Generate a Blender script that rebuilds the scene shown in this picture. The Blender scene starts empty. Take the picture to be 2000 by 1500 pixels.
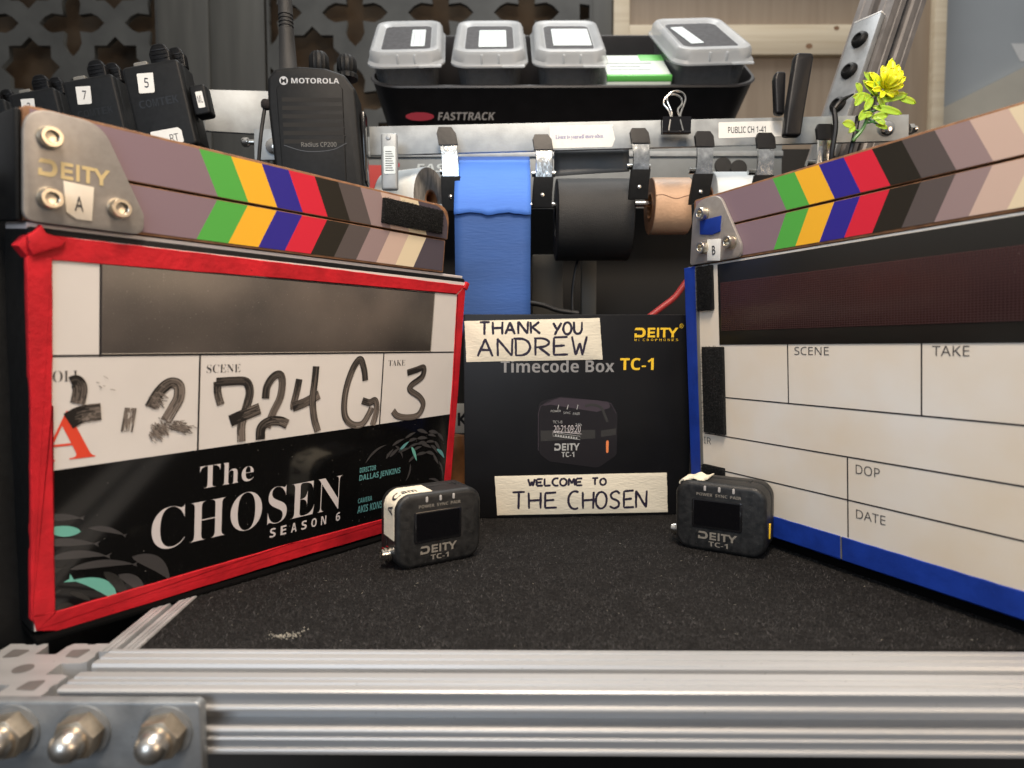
import bpy, bmesh, math, random
from math import sin, cos, pi, radians, sqrt, atan2
from mathutils import Matrix, Vector
random.seed(7)
SC = bpy.context.scene
COL = SC.collection
# ------------------------------------------------------------------ camera
FPX, PITCH, ROLL = 1250.0, .0567, .0023          # focal length in px of a 2000 px wide picture
cam = bpy.data.cameras.new('camera'); cam.sensor_width = 36; cam.lens = FPX/2000*36
cam.clip_start = .005; cam.clip_end = 50
cam.dof.use_dof = True; cam.dof.focus_distance = .40; cam.dof.aperture_fstop = 10
co = bpy.data.objects.new('camera', cam); COL.objects.link(co)
co.matrix_world = Matrix.Rotation(pi/2-PITCH, 4, 'X') @ Matrix.Rotation(-ROLL, 4, 'Z')
SC.camera = co
# ------------------------------------------------------------------ world and lamps
w = bpy.data.worlds.new('World'); SC.world = w; w.use_nodes = True
nt = w.node_tree; bg = nt.nodes['Background']
tc = nt.nodes.new('ShaderNodeTexCoord'); sp = nt.nodes.new('ShaderNodeSeparateXYZ'); rp = nt.nodes.new('ShaderNodeValToRGB')
mr = nt.nodes.new('ShaderNodeMapRange'); mr.inputs[1].default_value = -1; mr.inputs[2].default_value = 1
nt.links.new(tc.outputs['Generated'], sp.inputs[0]); nt.links.new(sp.outputs[2], mr.inputs[0]); nt.links.new(mr.outputs[0], rp.inputs[0])
e = rp.color_ramp.elements; e[0].position = .3; e[0].color = (.10, .10, .11, 1); e[1].position = .9; e[1].color = (1, .97, .93, 1)
m_ = e.new(.55); m_.color = (.30, .31, .34, 1)
nt.links.new(rp.outputs[0], bg.inputs[0]); bg.inputs[1].default_value = .60
def area(name, loc, target, size, watts, col, sy=None):
    l = bpy.data.lights.new(name, 'AREA'); l.energy = watts; l.color = col; l.size = size
    if sy: l.shape = 'RECTANGLE'; l.size_y = sy
    o = bpy.data.objects.new(name, l); COL.objects.link(o); o.location = loc
    o.rotation_euler = (Vector(target)-Vector(loc)).to_track_quat('-Z', 'Y').to_euler()
area('warm_lamp', (.02, -.02, .62), (0, .36, -.05), .20, 7.4, (1, .83, .66))
area('warm_side_lamp', (.98, -.42, .26), (-.12, .28, 0), .45, 4.0, (1, .72, .46))
area('ceiling_lamp', (.15, .75, 1.75), (.05, .6, 0), .8, 10, (.90, .95, 1), .5)
area('window_light', (-.5, -1.4, .5), (0, .4, 0), .9, 12, (.72, .85, 1), .8)
area('far_ceiling_lamp', (.3, 1.1, 2.2), (.2, 1.6, .4), .6, 14, (1, .95, .88), .4)
vs = SC.view_settings; vs.view_transform = 'Standard'; vs.look = 'None'; vs.gamma = 1; vs.exposure = 0; vs.use_curve_mapping = False
# ------------------------------------------------------------------ geometry of the place
def ray(px, py):
    X = (px-1000)/FPX; U = -(py-750)/FPX
    X, U = X*cos(ROLL)+U*sin(ROLL), -X*sin(ROLL)+U*cos(ROLL)
    return Vector((X, cos(PITCH)+U*sin(PITCH), -sin(PITCH)+U*cos(PITCH)))
def at(px, py, Y): d = ray(px, py); return d*(Y/d.y)
TZ = -.117
def atz(px, py, z=TZ): d = ray(px, py); return d*(z/d.z)
def frame(o, a, up, n):
    M = Matrix.Identity(4)
    for i, v in enumerate((a, up, n, o)):
        for j in range(3): M[j][i] = v[j]
    return M
def G(px, py, Y, yaw=0, lean=0, roll=0, k=None):
    """upright frame at a depth; local units are reference pixels at that depth: x right, y up, z to the viewer"""
    k = k or Y/FPX
    return Matrix.Translation(at(px, py, Y)) @ Matrix.Rotation(radians(yaw), 4, 'Z') @ Matrix.Rotation(pi/2+radians(lean), 4, 'X') @ Matrix.Rotation(radians(roll), 4, 'Z') @ Matrix.Scale(k, 4)
# ------------------------------------------------------------------ materials
def mat(name, col, rough=.5, metal=0, var=0, scale=40, bump=0, bscale=None, spec=.5, alpha=1, trans=0, coat=0, speck=None, stretch=None, sheen=0, col2=None, rvar=0, emit=None, sss=0, dist=.001):
    m = bpy.data.materials.new(name); m.use_nodes = True; n = m.node_tree.nodes; L = m.node_tree.links
    b = n['Principled BSDF']; b.inputs['Base Color'].default_value = (*col, 1); b.inputs['Roughness'].default_value = rough
    b.inputs['Metallic'].default_value = metal; b.inputs['Specular IOR Level'].default_value = spec
    b.inputs['Alpha'].default_value = alpha; b.inputs['Transmission Weight'].default_value = trans
    b.inputs['Coat Weight'].default_value = coat; b.inputs['Sheen Weight'].default_value = sheen
    if sss: b.inputs['Subsurface Weight'].default_value = sss; b.inputs['Subsurface Scale'].default_value = .004
    t = n.new('ShaderNodeTexCoord'); mp = n.new('ShaderNodeMapping'); L.new(t.outputs['Object'], mp.inputs[0])
    if stretch: mp.inputs['Scale'].default_value = stretch
    out = None
    if var or col2:
        z = n.new('ShaderNodeTexNoise'); z.inputs['Scale'].default_value = scale; z.inputs['Detail'].default_value = 6
        L.new(mp.outputs[0], z.inputs['Vector'])
        r = n.new('ShaderNodeValToRGB'); r.color_ramp.elements[0].position = .3; r.color_ramp.elements[1].position = .7
        c2 = col2 or tuple(min(1, c*(1+var)) for c in col); c1 = col if col2 else tuple(c*(1-var) for c in col)
        r.color_ramp.elements[0].color = (*c1, 1); r.color_ramp.elements[1].color = (*c2, 1)
        L.new(z.outputs['Fac'], r.inputs[0]); out = r.outputs[0]
        if rvar:
            q = n.new('ShaderNodeMapRange'); q.inputs[3].default_value = rough-rvar; q.inputs[4].default_value = rough+rvar
            L.new(z.outputs['Fac'], q.inputs[0]); L.new(q.outputs[0], b.inputs['Roughness'])
    if speck:                                       # (scale, radius, colour): dust and lint
        for sscale, rad, scol in speck:
            v = n.new('ShaderNodeTexVoronoi'); v.inputs['Scale'].default_value = sscale; L.new(t.outputs['Object'], v.inputs['Vector'])
            c = n.new('ShaderNodeMath'); c.operation = 'LESS_THAN'; c.inputs[1].default_value = rad; L.new(v.outputs['Distance'], c.inputs[0])
            # only some of the cells carry a speck
            s = n.new('ShaderNodeSeparateColor'); L.new(v.outputs['Color'], s.inputs[0])
            g = n.new('ShaderNodeMath'); g.operation = 'LESS_THAN'; g.inputs[1].default_value = .35; L.new(s.outputs[0], g.inputs[0])
            u = n.new('ShaderNodeMath'); u.operation = 'MULTIPLY'; L.new(c.outputs[0], u.inputs[0]); L.new(g.outputs[0], u.inputs[1])
            x = n.new('ShaderNodeMix'); x.data_type = 'RGBA'; x.inputs['B'].default_value = (*scol, 1)
            if out: L.new(out, x.inputs['A'])
            else: x.inputs['A'].default_value = (*col, 1)
            L.new(u.outputs[0], x.inputs['Factor']); out = x.outputs['Result']
    if out: L.new(out, b.inputs['Base Color'])
    if bump:
        z2 = n.new('ShaderNodeTexNoise'); z2.inputs['Scale'].default_value = bscale or scale; z2.inputs['Detail'].default_value = 8
        L.new(mp.outputs[0], z2.inputs['Vector'])
        bp = n.new('ShaderNodeBump'); bp.inputs['Strength'].default_value = bump; bp.inputs['Distance'].default_value = dist
        L.new(z2.outputs['Fac'], bp.inputs['Height']); L.new(bp.outputs[0], b.inputs['Normal'])
    if emit: b.inputs['Emission Color'].default_value = (*emit, 1); b.inputs['Emission Strength'].default_value = 1
    return m
def wood_mat(name, c1, c2, scale, stretch, knots=False):
    m = mat(name, c1, .6, 0, .0, scale, .15, scale*2, col2=c2, stretch=stretch)
    return m
LINT = (.30, .29, .27)
M = dict(
 carpet=mat('carpet', (.010, .010, .010), .95, 0, 0, 500, 1, 1400, spec=.08, col2=(.024, .0225, .022), dist=.0015),
 fibre=mat('carpet_fibre', (.019, .0185, .0185), .9, 0, 0, 95, spec=.1, col2=(.062, .060, .059)), fibre2=mat('pale_carpet_fibre', (.105, .10, .098), .9, spec=.1),
 alu=mat('brushed_aluminium', (.48, .485, .49), .48, .5, .16, 60, .06, 900, stretch=(.05, 1, 1), rvar=.08, speck=[(330, .07, (.20, .19, .18)), (90, .03, (.25, .24, .22))]),
 alu_dark=mat('worn_aluminium', (.27, .285, .295), .46, .6, .18, 90, .08, 700, rvar=.1, speck=[(300, .12, (.2, .2, .2))]),
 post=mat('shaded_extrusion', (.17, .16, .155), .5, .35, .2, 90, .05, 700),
 emboss=mat('raised_lettering', (.006, .006, .0065), .38, spec=.3),
 alu_flat=mat('flat_aluminium_bar', (.31, .335, .35), .52, .4, .22, 70, .08, 800, rvar=.1),
 alu_bright=mat('bright_cut_aluminium', (.80, .80, .78), .35, .6, .05, 100),
 screwsteel=mat('socket_screw_steel', (.66, .60, .50), .30, 1, .08, 300),
 capsteel=mat('dull_cap_steel', (.56, .53, .48), .30, .95, .22, 260, .1, 500),
 steel=mat('polished_steel', (.70, .67, .62), .16, 1, .1, 300, .05, 500),
 brass=mat('tarnished_nut', (.50, .42, .32), .36, .9, .25, 220, .1, 500),
 nickel=mat('clip_steel', (.62, .63, .62), .18, 1, .35, 140, .25, 220, rvar=.08),
 plate=mat('hinge_plate_metal', (.36, .335, .31), .45, .55, .07, 400, .08, 2500, rvar=.06),
 plate_edge=mat('hinge_plate_edge', (.75, .68, .60), .3, .9),
 blk=mat('black_plastic', (.0055, .006, .0065), .5, 0, .3, 300, .12, 2500, spec=.2),
 blk2=mat('rubbery_black_plastic', (.006, .0065, .007), .44, 0, 0, 320, .2, 3000, spec=.42, col2=(.021, .021, .021), speck=[(700, .10, (.09, .09, .08))], rvar=.10),
 blkgloss=mat('glossy_black', (.008, .008, .009), .12, 0, 0, 100, spec=.6),
 vinyl=mat('dipped_black_vinyl', (.006, .006, .007), .42, 0, 0, 100, .2, 160, spec=.3),
 deep=mat('deep_black_shade', (.003, .003, .003), .95, spec=.05),
 dark=mat('dark_cavity', (.006, .006, .006), .8),
 wood=wood_mat('walnut_stick_edge', (.16, .075, .035), (.30, .15, .07), 220, (.12, 1, 1)),
 red=mat('red_cloth_tape', (.50, .012, .020), .60, 0, .22, 90, .5, 420, spec=.25, dist=.0006, speck=[(260, .07, (.10, .01, .01))]),
 blue=mat('blue_cloth_tape', (.009, .038, .28), .5, 0, .2, 80, .35, 400, spec=.3, dist=.0005),
 white=mat('white_marker_board', (.70, .66, .62), .24, 0, .035, 30, 0, coat=.3),
 whiteR=mat('worn_marker_board', (.75, .73, .69), .30, 0, 0, 15, 0, col2=(.70, .60, .46), coat=.2),
 line=mat('printed_black_line', (.012, .010, .012), .4),
 ink=mat('grey_print', (.06, .055, .055), .5),
 film=mat('glossy_black_film', (.004, .004, .004), .10, 0, 0, 100, spec=.45, speck=[(330, .07, (.16, .15, .14)), (900, .09, (.05, .05, .05))]),
 film_grey=mat('grey_film_print', (.050, .047, .047), .25),
 film_grey2=mat('dim_film_print', (.022, .021, .019), .25),
 teal=mat('teal_print', (.14, .42, .34), .35), teal2=mat('teal_letters', (.11, .30, .30), .4),
 offwhite=mat('off_white_print', (.62, .57, .56), .35),
 redink=mat('orange_red_print', (.72, .06, .025), .4),
 win=mat('dusty_display_window', (.055, .048, .043), .34, 0, 0, 20, 0, col2=(.135, .110, .092), rvar=.05, speck=[(520, .10, (.22, .20, .17)), (1500, .22, (.13, .115, .10))], stretch=(1, 1, 1)),
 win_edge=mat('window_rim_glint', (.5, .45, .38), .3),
 dotgrid=mat('display_dot_rows', (.050, .022, .022), .4), winR=mat('dark_red_display', (.024, .012, .013), .26, 0, 0, 14, 0, col2=(.058, .021, .018), speck=[(200, .04, (.2, .15, .13))]),
 frameR=mat('display_surround', (.013, .012, .010), .30),
 m1=mat('marker_ink_dark', (.018, .015, .013), .3), m2=mat('marker_ink_mid', (.075, .062, .052), .4), m25=mat('marker_ink_thin', (.13, .105, .088), .45), m3=mat('marker_ink_faint', (.20, .165, .14), .5),
 paper=mat('cream_paper_tape', (.78, .71, .56), .75, 0, .04, 300, .35, 900, stretch=(.3, 1, 1)),
 label=mat('white_label', (.72, .73, .71), .55, 0, .03, 300), labelw=mat('warm_white_label', (.78, .70, .58), .6, 0, .03, 300),
 pen=mat('purple_black_pen', (.018, .012, .030), .5), pen2=mat('label_print', (.02, .022, .03), .5),
 velcro=mat('fuzzy_black_hook_and_loop', (.012, .012, .012), .95, 0, .7, 900, 1, 1400, spec=.2, speck=[(1500, .22, (.13, .13, .12))]),
 card=mat('matt_black_card', (.009, .009, .010), .42, 0, .15, 30, .04, 3000, spec=.22, speck=[(500, .05, (.10, .10, .10))]),
 yellow=mat('yellow_print', (.88, .55, .03), .4), silver=mat('silver_print', (.36, .35, .34), .35, .3),
 unitprint=mat('worn_unit_print', (.21, .19, .16), .45),
 dimsilver=mat('dim_print', (.15, .145, .13), .45), goldprint=mat('pale_gold_print', (.62, .50, .26), .4, .2),
 art1=mat('picture_dark', (.016, .014, .016), .3), art2=mat('picture_top', (.055, .042, .052), .35), art3=mat('picture_highlight', (.040, .038, .036), .35),
 orange=mat('orange_print', (.82, .24, .08), .4), faintprint=mat('faint_print', (.44, .50, .52), .5), greyp=mat('grey_picture_print', (.42, .42, .40), .4),
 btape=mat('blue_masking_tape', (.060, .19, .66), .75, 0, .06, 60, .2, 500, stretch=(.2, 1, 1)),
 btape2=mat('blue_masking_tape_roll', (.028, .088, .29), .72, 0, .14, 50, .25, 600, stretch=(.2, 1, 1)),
 gaff=mat('black_gaffer_tape', (.012, .012, .012), .62, 0, .2, 60, .35, 1500),
 adhesive=mat('grey_adhesive_back', (.070, .076, .082), .45, 0, .15, 60),
 tan=mat('tan_plaster_tape', (.64, .41, .26), .42, 0, .06, 100, .3, 500), tancrack=mat('tape_seam', (.22, .10, .05), .6),
 wtape=mat('white_paper_tape', (.72, .76, .76), .6, 0, .03, 60, .2, 400), wedge=mat('tape_layers', (.25, .23, .20), .8, 0, .5, 900, stretch=(1, .1, .1)),
 bin=mat('black_bin_plastic', (.014, .013, .014), .42, 0, .2, 60), binrim=mat('bin_rim', (.035, .034, .036), .3),
 lid=mat('frosted_lid', (.60, .64, .67), .36, 0, .06, 30, alpha=.58, spec=.5), tub=mat('smoky_tub', (.15, .16, .17), .2, alpha=.5, spec=.6),
 contents=mat('dark_contents', (.028, .028, .032), .7, 0, .5, 200), lidlabel=mat('lid_label', (.62, .70, .72), .5),
 green=mat('green_print', (.12, .50, .10), .5), carton=mat('pale_carton', (.66, .74, .68), .5), redp=mat('red_badge', (.32, .03, .05), .5),
 lattice=mat('dark_lattice_board', (.068, .067, .060), .6, 0, .25, 14, .1, 60), behind=mat('dark_brown_fabric', (.075, .048, .026), .9, 0, .6, 9),
 stile=mat('dark_grey_board', (.070, .067, .057), .6, 0, .22, 10, stretch=(4, 4, .3)),
 pine=wood_mat('pine_batten', (.55, .45, .31), (.66, .57, .42), 14, (.3, 3, 6)), ply=wood_mat('plywood_sheet', (.26, .195, .135), (.31, .24, .17), 12, (6, 6, .35)),
 knot=mat('pine_knot', (.22, .12, .06), .6), wallgrey=mat('grey_painted_wall', (.34, .365, .38), .8, 0, .04, 8), wallbeige=mat('beige_wall_light', (.46, .43, .36), .8, 0, .06, 12),
 rail2=mat('pale_grey_storage_rail', (.20, .22, .23), .5, .2, .12, 40, rvar=.08), petal=mat('yellow_plastic_petal', (.86, .84, .02), .38, sss=.2), leaf=mat('lime_plastic_leaf', (.34, .52, .04), .38, sss=.2), stem=mat('green_plastic_stem', (.06, .22, .04), .4),
 cable=mat('black_cable', (.010, .010, .010), .5), redcable=mat('red_cable', (.35, .03, .03), .45), foam=mat('foam_windscreen', (.015, .013, .014), .95, 0, .5, 900, .6, 1500),
 brown=mat('brown_leather', (.28, .12, .045), .4, 0, .5, 45, .3, 90), canlabel=mat('red_can', (.45, .05, .05), .4),
 led=mat('clear_indicator', (.42, .40, .38), .3), lcd=mat('blank_screen', (.003, .003, .004), .08, spec=.5), debris=mat('pale_crumbs', (.42, .39, .32), .8),
 s_gp=mat('muted_purple_print', (.235, .165, .195), .5, spec=.3), s_gr=mat('green_stick_print', (.085, .40, .065), .5, spec=.3), s_ye=mat('yellow_stick_print', (.88, .46, .030), .5, spec=.3),
 s_bl=mat('blue_stick_print', (.030, .022, .27), .5, spec=.3), s_re=mat('red_stick_print', (.66, .020, .045), .5, spec=.3), s_bk=mat('black_stick_print', (.020, .017, .012), .5, spec=.3),
 s_g1=mat('dark_grey_stick_print', (.095, .078, .075), .5, spec=.3), s_g2=mat('grey_stick_print', (.30, .22, .22), .5, spec=.3), s_be=mat('beige_stick_print', (.58, .43, .36), .5, spec=.3),
 s_cr=mat('cream_stick_print', (.74, .63, .44), .5, spec=.3), s_dk=mat('slate_stick_print', (.082, .068, .085), .5, spec=.3),
)
# ------------------------------------------------------------------ mesh builder
def world_of(o):
    m = o.matrix_basis.copy()
    return m if o.parent is None else world_of(o.parent) @ m
class MB:
    def __init__(s): s.v = []; s.f = []; s.mi = []; s.mats = []
    def add(s, vs, fs, m):
        if m not in s.mats: s.mats.append(m)
        k = s.mats.index(m); b = len(s.v)
        s.v += [Vector(x) for x in vs]; s.f += [[b+i for i in f] for f in fs]; s.mi += [k]*len(fs)
    def bm(s, bm, T, m):
        bm.verts.index_update(); s.add([T @ v.co for v in bm.verts], [[v.index for v in f.verts] for f in bm.faces], m); bm.free()
    def box(s, T, lo, hi, m, bev=0, seg=2):
        b = bmesh.new(); bmesh.ops.create_cube(b, size=1)
        for v in b.verts:
            for i in range(3): v.co[i] = lo[i]+(v.co[i]+.5)*(hi[i]-lo[i])
        if bev: bmesh.ops.bevel(b, geom=list(b.edges), offset=bev, segments=seg, profile=.5, affect='EDGES')
        s.bm(b, T, m)
    def prism(s, T, pts, z0, z1, m, bev=0, seg=2, backbev=0, capmat=None):
        """a 2D outline extruded from z0 to z1; front (z1) edge bevelled"""
        n = len(pts)
        if sum(pts[i][0]*pts[(i+1) % n][1]-pts[(i+1) % n][0]*pts[i][1] for i in range(n)) < 0: pts = pts[::-1]
        def inset(d):
            out = []
            for i in range(n):
                p0, p1, p2 = Vector(pts[i-1]), Vector(pts[i]), Vector(pts[(i+1) % n])
                a = (p1-p0); b = (p2-p1)
                if a.length < 1e-9 or b.length < 1e-9: out.append(p1); continue
                a.normalize(); b.normalize(); n1 = Vector((-a.y, a.x)); n2 = Vector((-b.y, b.x)); t = (n1+n2)
                t = t/max(.3, (1+n1.dot(n2))) if t.length > 1e-6 else n1
                out.append(p1+t*d)
            return out
        rings = []
        if backbev:
            for k in range(seg, 0, -1): a = pi/2*k/seg; rings.append((inset(backbev*(1-cos(a))), z0+backbev*(1-sin(a))))
        rings.append((inset(0), z0+backbev)); rings.append((inset(0), z1-bev))
        if bev:
            for k in range(1, seg+1): a = pi/2*k/seg; rings.append((inset(bev*(1-cos(a))), z1-bev+bev*sin(a)))
        vs = [T @ Vector((p[0], p[1], z)) for r, z in rings for p in r]
        fs = [[k*n+i, k*n+(i+1) % n, (k+1)*n+(i+1) % n, (k+1)*n+i] for k in range(len(rings)-1) for i in range(n)]
        fs.append(list(range(n))[::-1])
        s.add(vs, fs+([] if capmat else [[(len(rings)-1)*n+i for i in range(n)]]), m)
        if capmat: s.add(vs[-n:], [list(range(n))], capmat)
    def poly(s, T, pts, z, m):
        n = len(pts)
        if sum(pts[i][0]*pts[(i+1) % n][1]-pts[(i+1) % n][0]*pts[i][1] for i in range(n)) < 0: pts = pts[::-1]
        s.add([T @ Vector((p[0], p[1], z)) for p in pts], [list(range(n))], m)
    def rect(s, T, x0, y0, x1, y1, z, m): s.poly(T, [(x0, y0), (x1, y0), (x1, y1), (x0, y1)], z, m)
    def tube(s, pts, r, m, n=10, T=Matrix.Identity(4), cap=True):
        P = [T @ Vector(p) for p in pts]; sc = T.to_scale()[0]
        rr = [x*sc for x in (r if isinstance(r, (list, tuple)) else [r]*len(P))]
        vs = []; fs = []; ref = None
        for i, p in enumerate(P):
            d = (P[min(i+1, len(P)-1)]-P[max(i-1, 0)]).normalized()
            if ref is None: ref = d.orthogonal().normalized()
            ref = (ref-d*ref.dot(d)).normalized(); q = d.cross(ref)
            vs += [p+(ref*cos(2*pi*j/n)+q*sin(2*pi*j/n))*rr[i] for j in range(n)]
        for i in range(len(P)-1):
            fs += [[i*n+j, i*n+(j+1) % n, (i+1)*n+(j+1) % n, (i+1)*n+j] for j in range(n)]
        if cap: fs += [list(range(n))[::-1], [(len(P)-1)*n+j for j in range(n)]]
        s.add(vs, fs, m)
    def lathe(s, T, prof, m, n=24, axis='z', ridges=0, rd=0, cap=True):
        """profile of (radius, height); axis z by default"""
        vs = []; fs = []
        for r, h in prof:
            for j in range(n):
                a = 2*pi*j/n; q = r*(1+(rd if ridges and (j % 2) else 0)) if r > 0 else 0
                p = (q*cos(a), q*sin(a), h) if axis == 'z' else ((h, q*cos(a), q*sin(a)) if axis == 'x' else (q*sin(a), h, q*cos(a)))
                vs.append(T @ Vector(p))
        for i in range(len(prof)-1): fs += [[i*n+j, i*n+(j+1) % n, (i+1)*n+(j+1) % n, (i+1)*n+j] for j in range(n)]
        if cap: fs += [list(range(n))[::-1], [(len(prof)-1)*n+j for j in range(n)]]
        s.add(vs, fs, m)
    def ribbon(s, T, pts, wd, z, m, dz=0):
        """flat stroke of width wd (number or list) along pts"""
        n = len(pts); vs = []
        for i in range(n):
            a = Vector(pts[max(i-1, 0)]); b = Vector(pts[min(i+1, n-1)]); d = (b-a)
            d = d.normalized() if d.length > 1e-9 else Vector((1, 0)); q = Vector((-d.y, d.x))*(wd[i] if isinstance(wd, list) else wd)/2
            p = Vector(pts[i]); zz = z+dz*i
            vs += [T @ Vector((p.x-q.x, p.y-q.y, zz)), T @ Vector((p.x+q.x, p.y+q.y, zz))]
        s.add(vs, [[2*i, 2*i+2, 2*i+3, 2*i+1] for i in range(n-1)], m)
    def text(s, T, body, box, z, m, off=0, shear=0, fn=None, space=1, fb=None):
        """lettering fitted exactly into box = (x0, y0, x1, y1)"""
        if fb is not None: body = sans(body, fb)
        V, F = glyphs(body, off, space)
        x0 = min(v[0] for v in V); x1 = max(v[0] for v in V); y0 = min(v[1] for v in V); y1 = max(v[1] for v in V)
        X0, Y0, X1, Y1 = box; out = []
        for v in V:
            x = X0+(v[0]-x0)/(x1-x0)*(X1-X0); y = Y0+(v[1]-y0)/(y1-y0)*(Y1-Y0)
            x += shear*(y-Y0)
            out.append(T @ (Vector((x, y, z)) if fn is None else Vector(fn(x, y, z))))
        s.add(out, F, m)
    def build(s, name, parent=None, sharp=38):
        me = bpy.data.meshes.new(name)
        inv = world_of(parent).inverted() if parent else None
        if parent is None:
            lo = [min(v[i] for v in s.v) for i in range(3)]; hi = [max(v[i] for v in s.v) for i in range(3)]
            org = Vector(((lo[0]+hi[0])/2, (lo[1]+hi[1])/2, lo[2])); vs = [v-org for v in s.v]
        else: vs = [inv @ v for v in s.v]
        me.from_pydata([tuple(v) for v in vs], [], s.f)
        for m in s.mats: me.materials.append(M[m])
        me.polygons.foreach_set('material_index', s.mi); me.polygons.foreach_set('use_smooth', [True]*len(s.f))
        me.set_sharp_from_angle(angle=radians(sharp)); me.update()
        o = bpy.data.objects.new(name, me); COL.objects.link(o)
        if parent: o.parent = parent
        else: o.matrix_world = Matrix.Translation(org)
        return o
_gl = {}
def glyphs(body, off, space):
    k = (body, off, space)
    if k not in _gl:
        c = bpy.data.curves.new('lettering', 'FONT'); c.body = body; c.offset = off; c.resolution_u = 6; c.space_character = space
        o = bpy.data.objects.new('lettering', c); COL.objects.link(o); bpy.context.view_layer.update()
        dg = bpy.context.evaluated_depsgraph_get(); me = bpy.data.meshes.new_from_object(o.evaluated_get(dg))
        V = [tuple(v.co) for v in me.vertices]; F = [list(p.vertices) if p.normal.z > 0 else list(p.vertices)[::-1] for p in me.polygons]
        bpy.data.objects.remove(o); bpy.data.curves.remove(c); bpy.data.meshes.remove(me); _gl[k] = (V, F)
    return _gl[k]
def serif(t):
    out = ''
    for ch in t:
        if 'A' <= ch <= 'Z': out += chr(0x1D400+ord(ch)-65)
        elif 'a' <= ch <= 'z': out += chr(0x1D41A+ord(ch)-97)
        else: out += ch
    return out
def sans(t, bold=True):
    out = ''; U, l, d = (0x1D5D4, 0x1D5EE, 0x1D7EC) if bold else (0x1D5A0, 0x1D5BA, 0x1D7E2)
    for ch in t:
        if 'A' <= ch <= 'Z': out += chr(U+ord(ch)-65)
        elif 'a' <= ch <= 'z': out += chr(l+ord(ch)-97)
        elif '0' <= ch <= '9': out += chr(d+ord(ch)-48)
        else: out += ch
    return out
def thing(name, label, cat, loc, group=None, yaw=0):
    o = bpy.data.objects.new(name, None); COL.objects.link(o); o.empty_display_size = .01
    o.matrix_world = Matrix.Translation(Vector(loc)) @ Matrix.Rotation(yaw, 4, 'Z')
    return tag(o, label, cat, group)
def tag(o, label, cat, group=None):
    o['label'] = label; o['category'] = cat
    if group: o['group'] = group
    return o
def struct(o, kind='structure'): o['kind'] = kind; return o
def smooth(pts, n=8):
    out = []
    P = [Vector(p) for p in pts]
    for i in range(len(P)-1):
        p0 = P[i-1] if i else P[0]*2-P[1]; p1 = P[i]; p2 = P[i+1]; p3 = P[i+2] if i+2 < len(P) else P[-1]*2-P[-2]
        for k in range(n):
            t = k/n; out.append(.5*((2*p1)+(p2-p0)*t+(2*p0-5*p1+4*p2-p3)*t*t+(3*p1-p0-3*p2+p3)*t**3))
    out.append(P[-1]); return out
def rpoly(pts, r, n=6):
    """round the corners of an outline; r a number or one per corner"""
    out = []; N = len(pts)
    for i in range(N):
        p0, p1, p2 = Vector(pts[i-1]), Vector(pts[i]), Vector(pts[(i+1) % N]); q = r[i] if isinstance(r, (list, tuple)) else r
        if q <= 0: out.append(tuple(p1)); continue
        a = (p0-p1).normalized(); b = (p2-p1).normalized(); h = math.acos(max(-1, min(1, a.dot(b))))/2
        d = min(q/math.tan(h), (p0-p1).length*.49, (p2-p1).length*.49); A = p1+a*d; B = p1+b*d
        for k in range(n+1):
            t = k/n; out.append(tuple(A*(1-t)**2+p1*2*t*(1-t)*.9+B*t*t+(A+B)/2*.1*2*t*(1-t)))
    return out
def rrect(x0, y0, x1, y1, r, n=6):
    out = []
    for cx, cy, a0 in ((x1-r, y0+r, -pi/2), (x1-r, y1-r, 0), (x0+r, y1-r, pi/2), (x0+r, y0+r, pi)):
        for k in range(n+1): a = a0+pi/2*k/n; out.append((cx+r*cos(a), cy+r*sin(a)))
    return out
I4 = Matrix.Identity(4)
def hexagon(r, a0=0): return [(r*cos(a0+pi/3*k), r*sin(a0+pi/3*k)) for k in range(6)]
# capital letters written with a pen, in a unit box
def arc(cx, cy, rx, ry, a0, a1, n=12): return [(cx+rx*cos(radians(a0+(a1-a0)*k/n)), cy+ry*sin(radians(a0+(a1-a0)*k/n))) for k in range(n+1)]
PEN = {
 'T': [[(0, .98), (1, 1)], [(.5, 1), (.48, 0)]], 'H': [[(0, 1), (.04, 0)], [(1, 1), (.97, 0)], [(.02, .5), (.98, .53)]],
 'A': [[(0, 0), (.5, 1)], [(.5, 1), (1, 0)], [(.17, .38), (.84, .36)]], 'N': [[(.03, 0), (0, 1)], [(0, 1), (.95, .02)], [(.95, .02), (1, 1)]],
 'K': [[(0, 1), (.05, 0)], [(.9, 1), (.06, .45)], [(.2, .52), (1, 0)]], 'Y': [[(0, 1), (.45, .45)], [(1, 1), (.2, 0)]],
 'O': [arc(.5, .5, .5, .5, 100, 465, 20)], 'U': [[(0, 1), (.02, .5)]+arc(.5, .4, .48, .4, 190, 350, 10)+[(1, 1)]],
 'D': [[(.05, 1), (.05, 0)], [(-.1, .98), (.3, .97)]+arc(.35, .5, .65, .47, 80, -80, 12)+[(.05, .02)]],
 'R': [[(.05, 1), (.05, 0)], [(-.05, .98)]+arc(.35, .74, .6, .25, 85, -90, 10)+[(.1, .47)], [(.3, .47), (1, 0)]],
 'E': [[(.95, 1), (.05, .97)], [(.05, .97), (.05, .03)], [(.05, .03), (1, .05)], [(.05, .5), (.8, .54)]],
 'W': [[(0, 1), (.28, 0)], [(.28, 0), (.55, .65)], [(.55, .65), (.72, 0)], [(.72, 0), (1, 1)]],
 'L': [[(.1, 1), (.05, .02)], [(.05, .02), (1, .05)]], 'C': [arc(.62, .5, .6, .5, 60, 300, 16)],
 'M': [[(0, 0), (.1, 1)], [(.1, 1), (.5, .3)], [(.5, .3), (.88, 1)], [(.88, 1), (1, 0)]],
 'S': [smooth([(.92, .85), (.6, 1), (.15, .85), (.2, .6), (.75, .42), (.85, .15), (.45, 0), (.02, .12)], 4)]}
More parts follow.
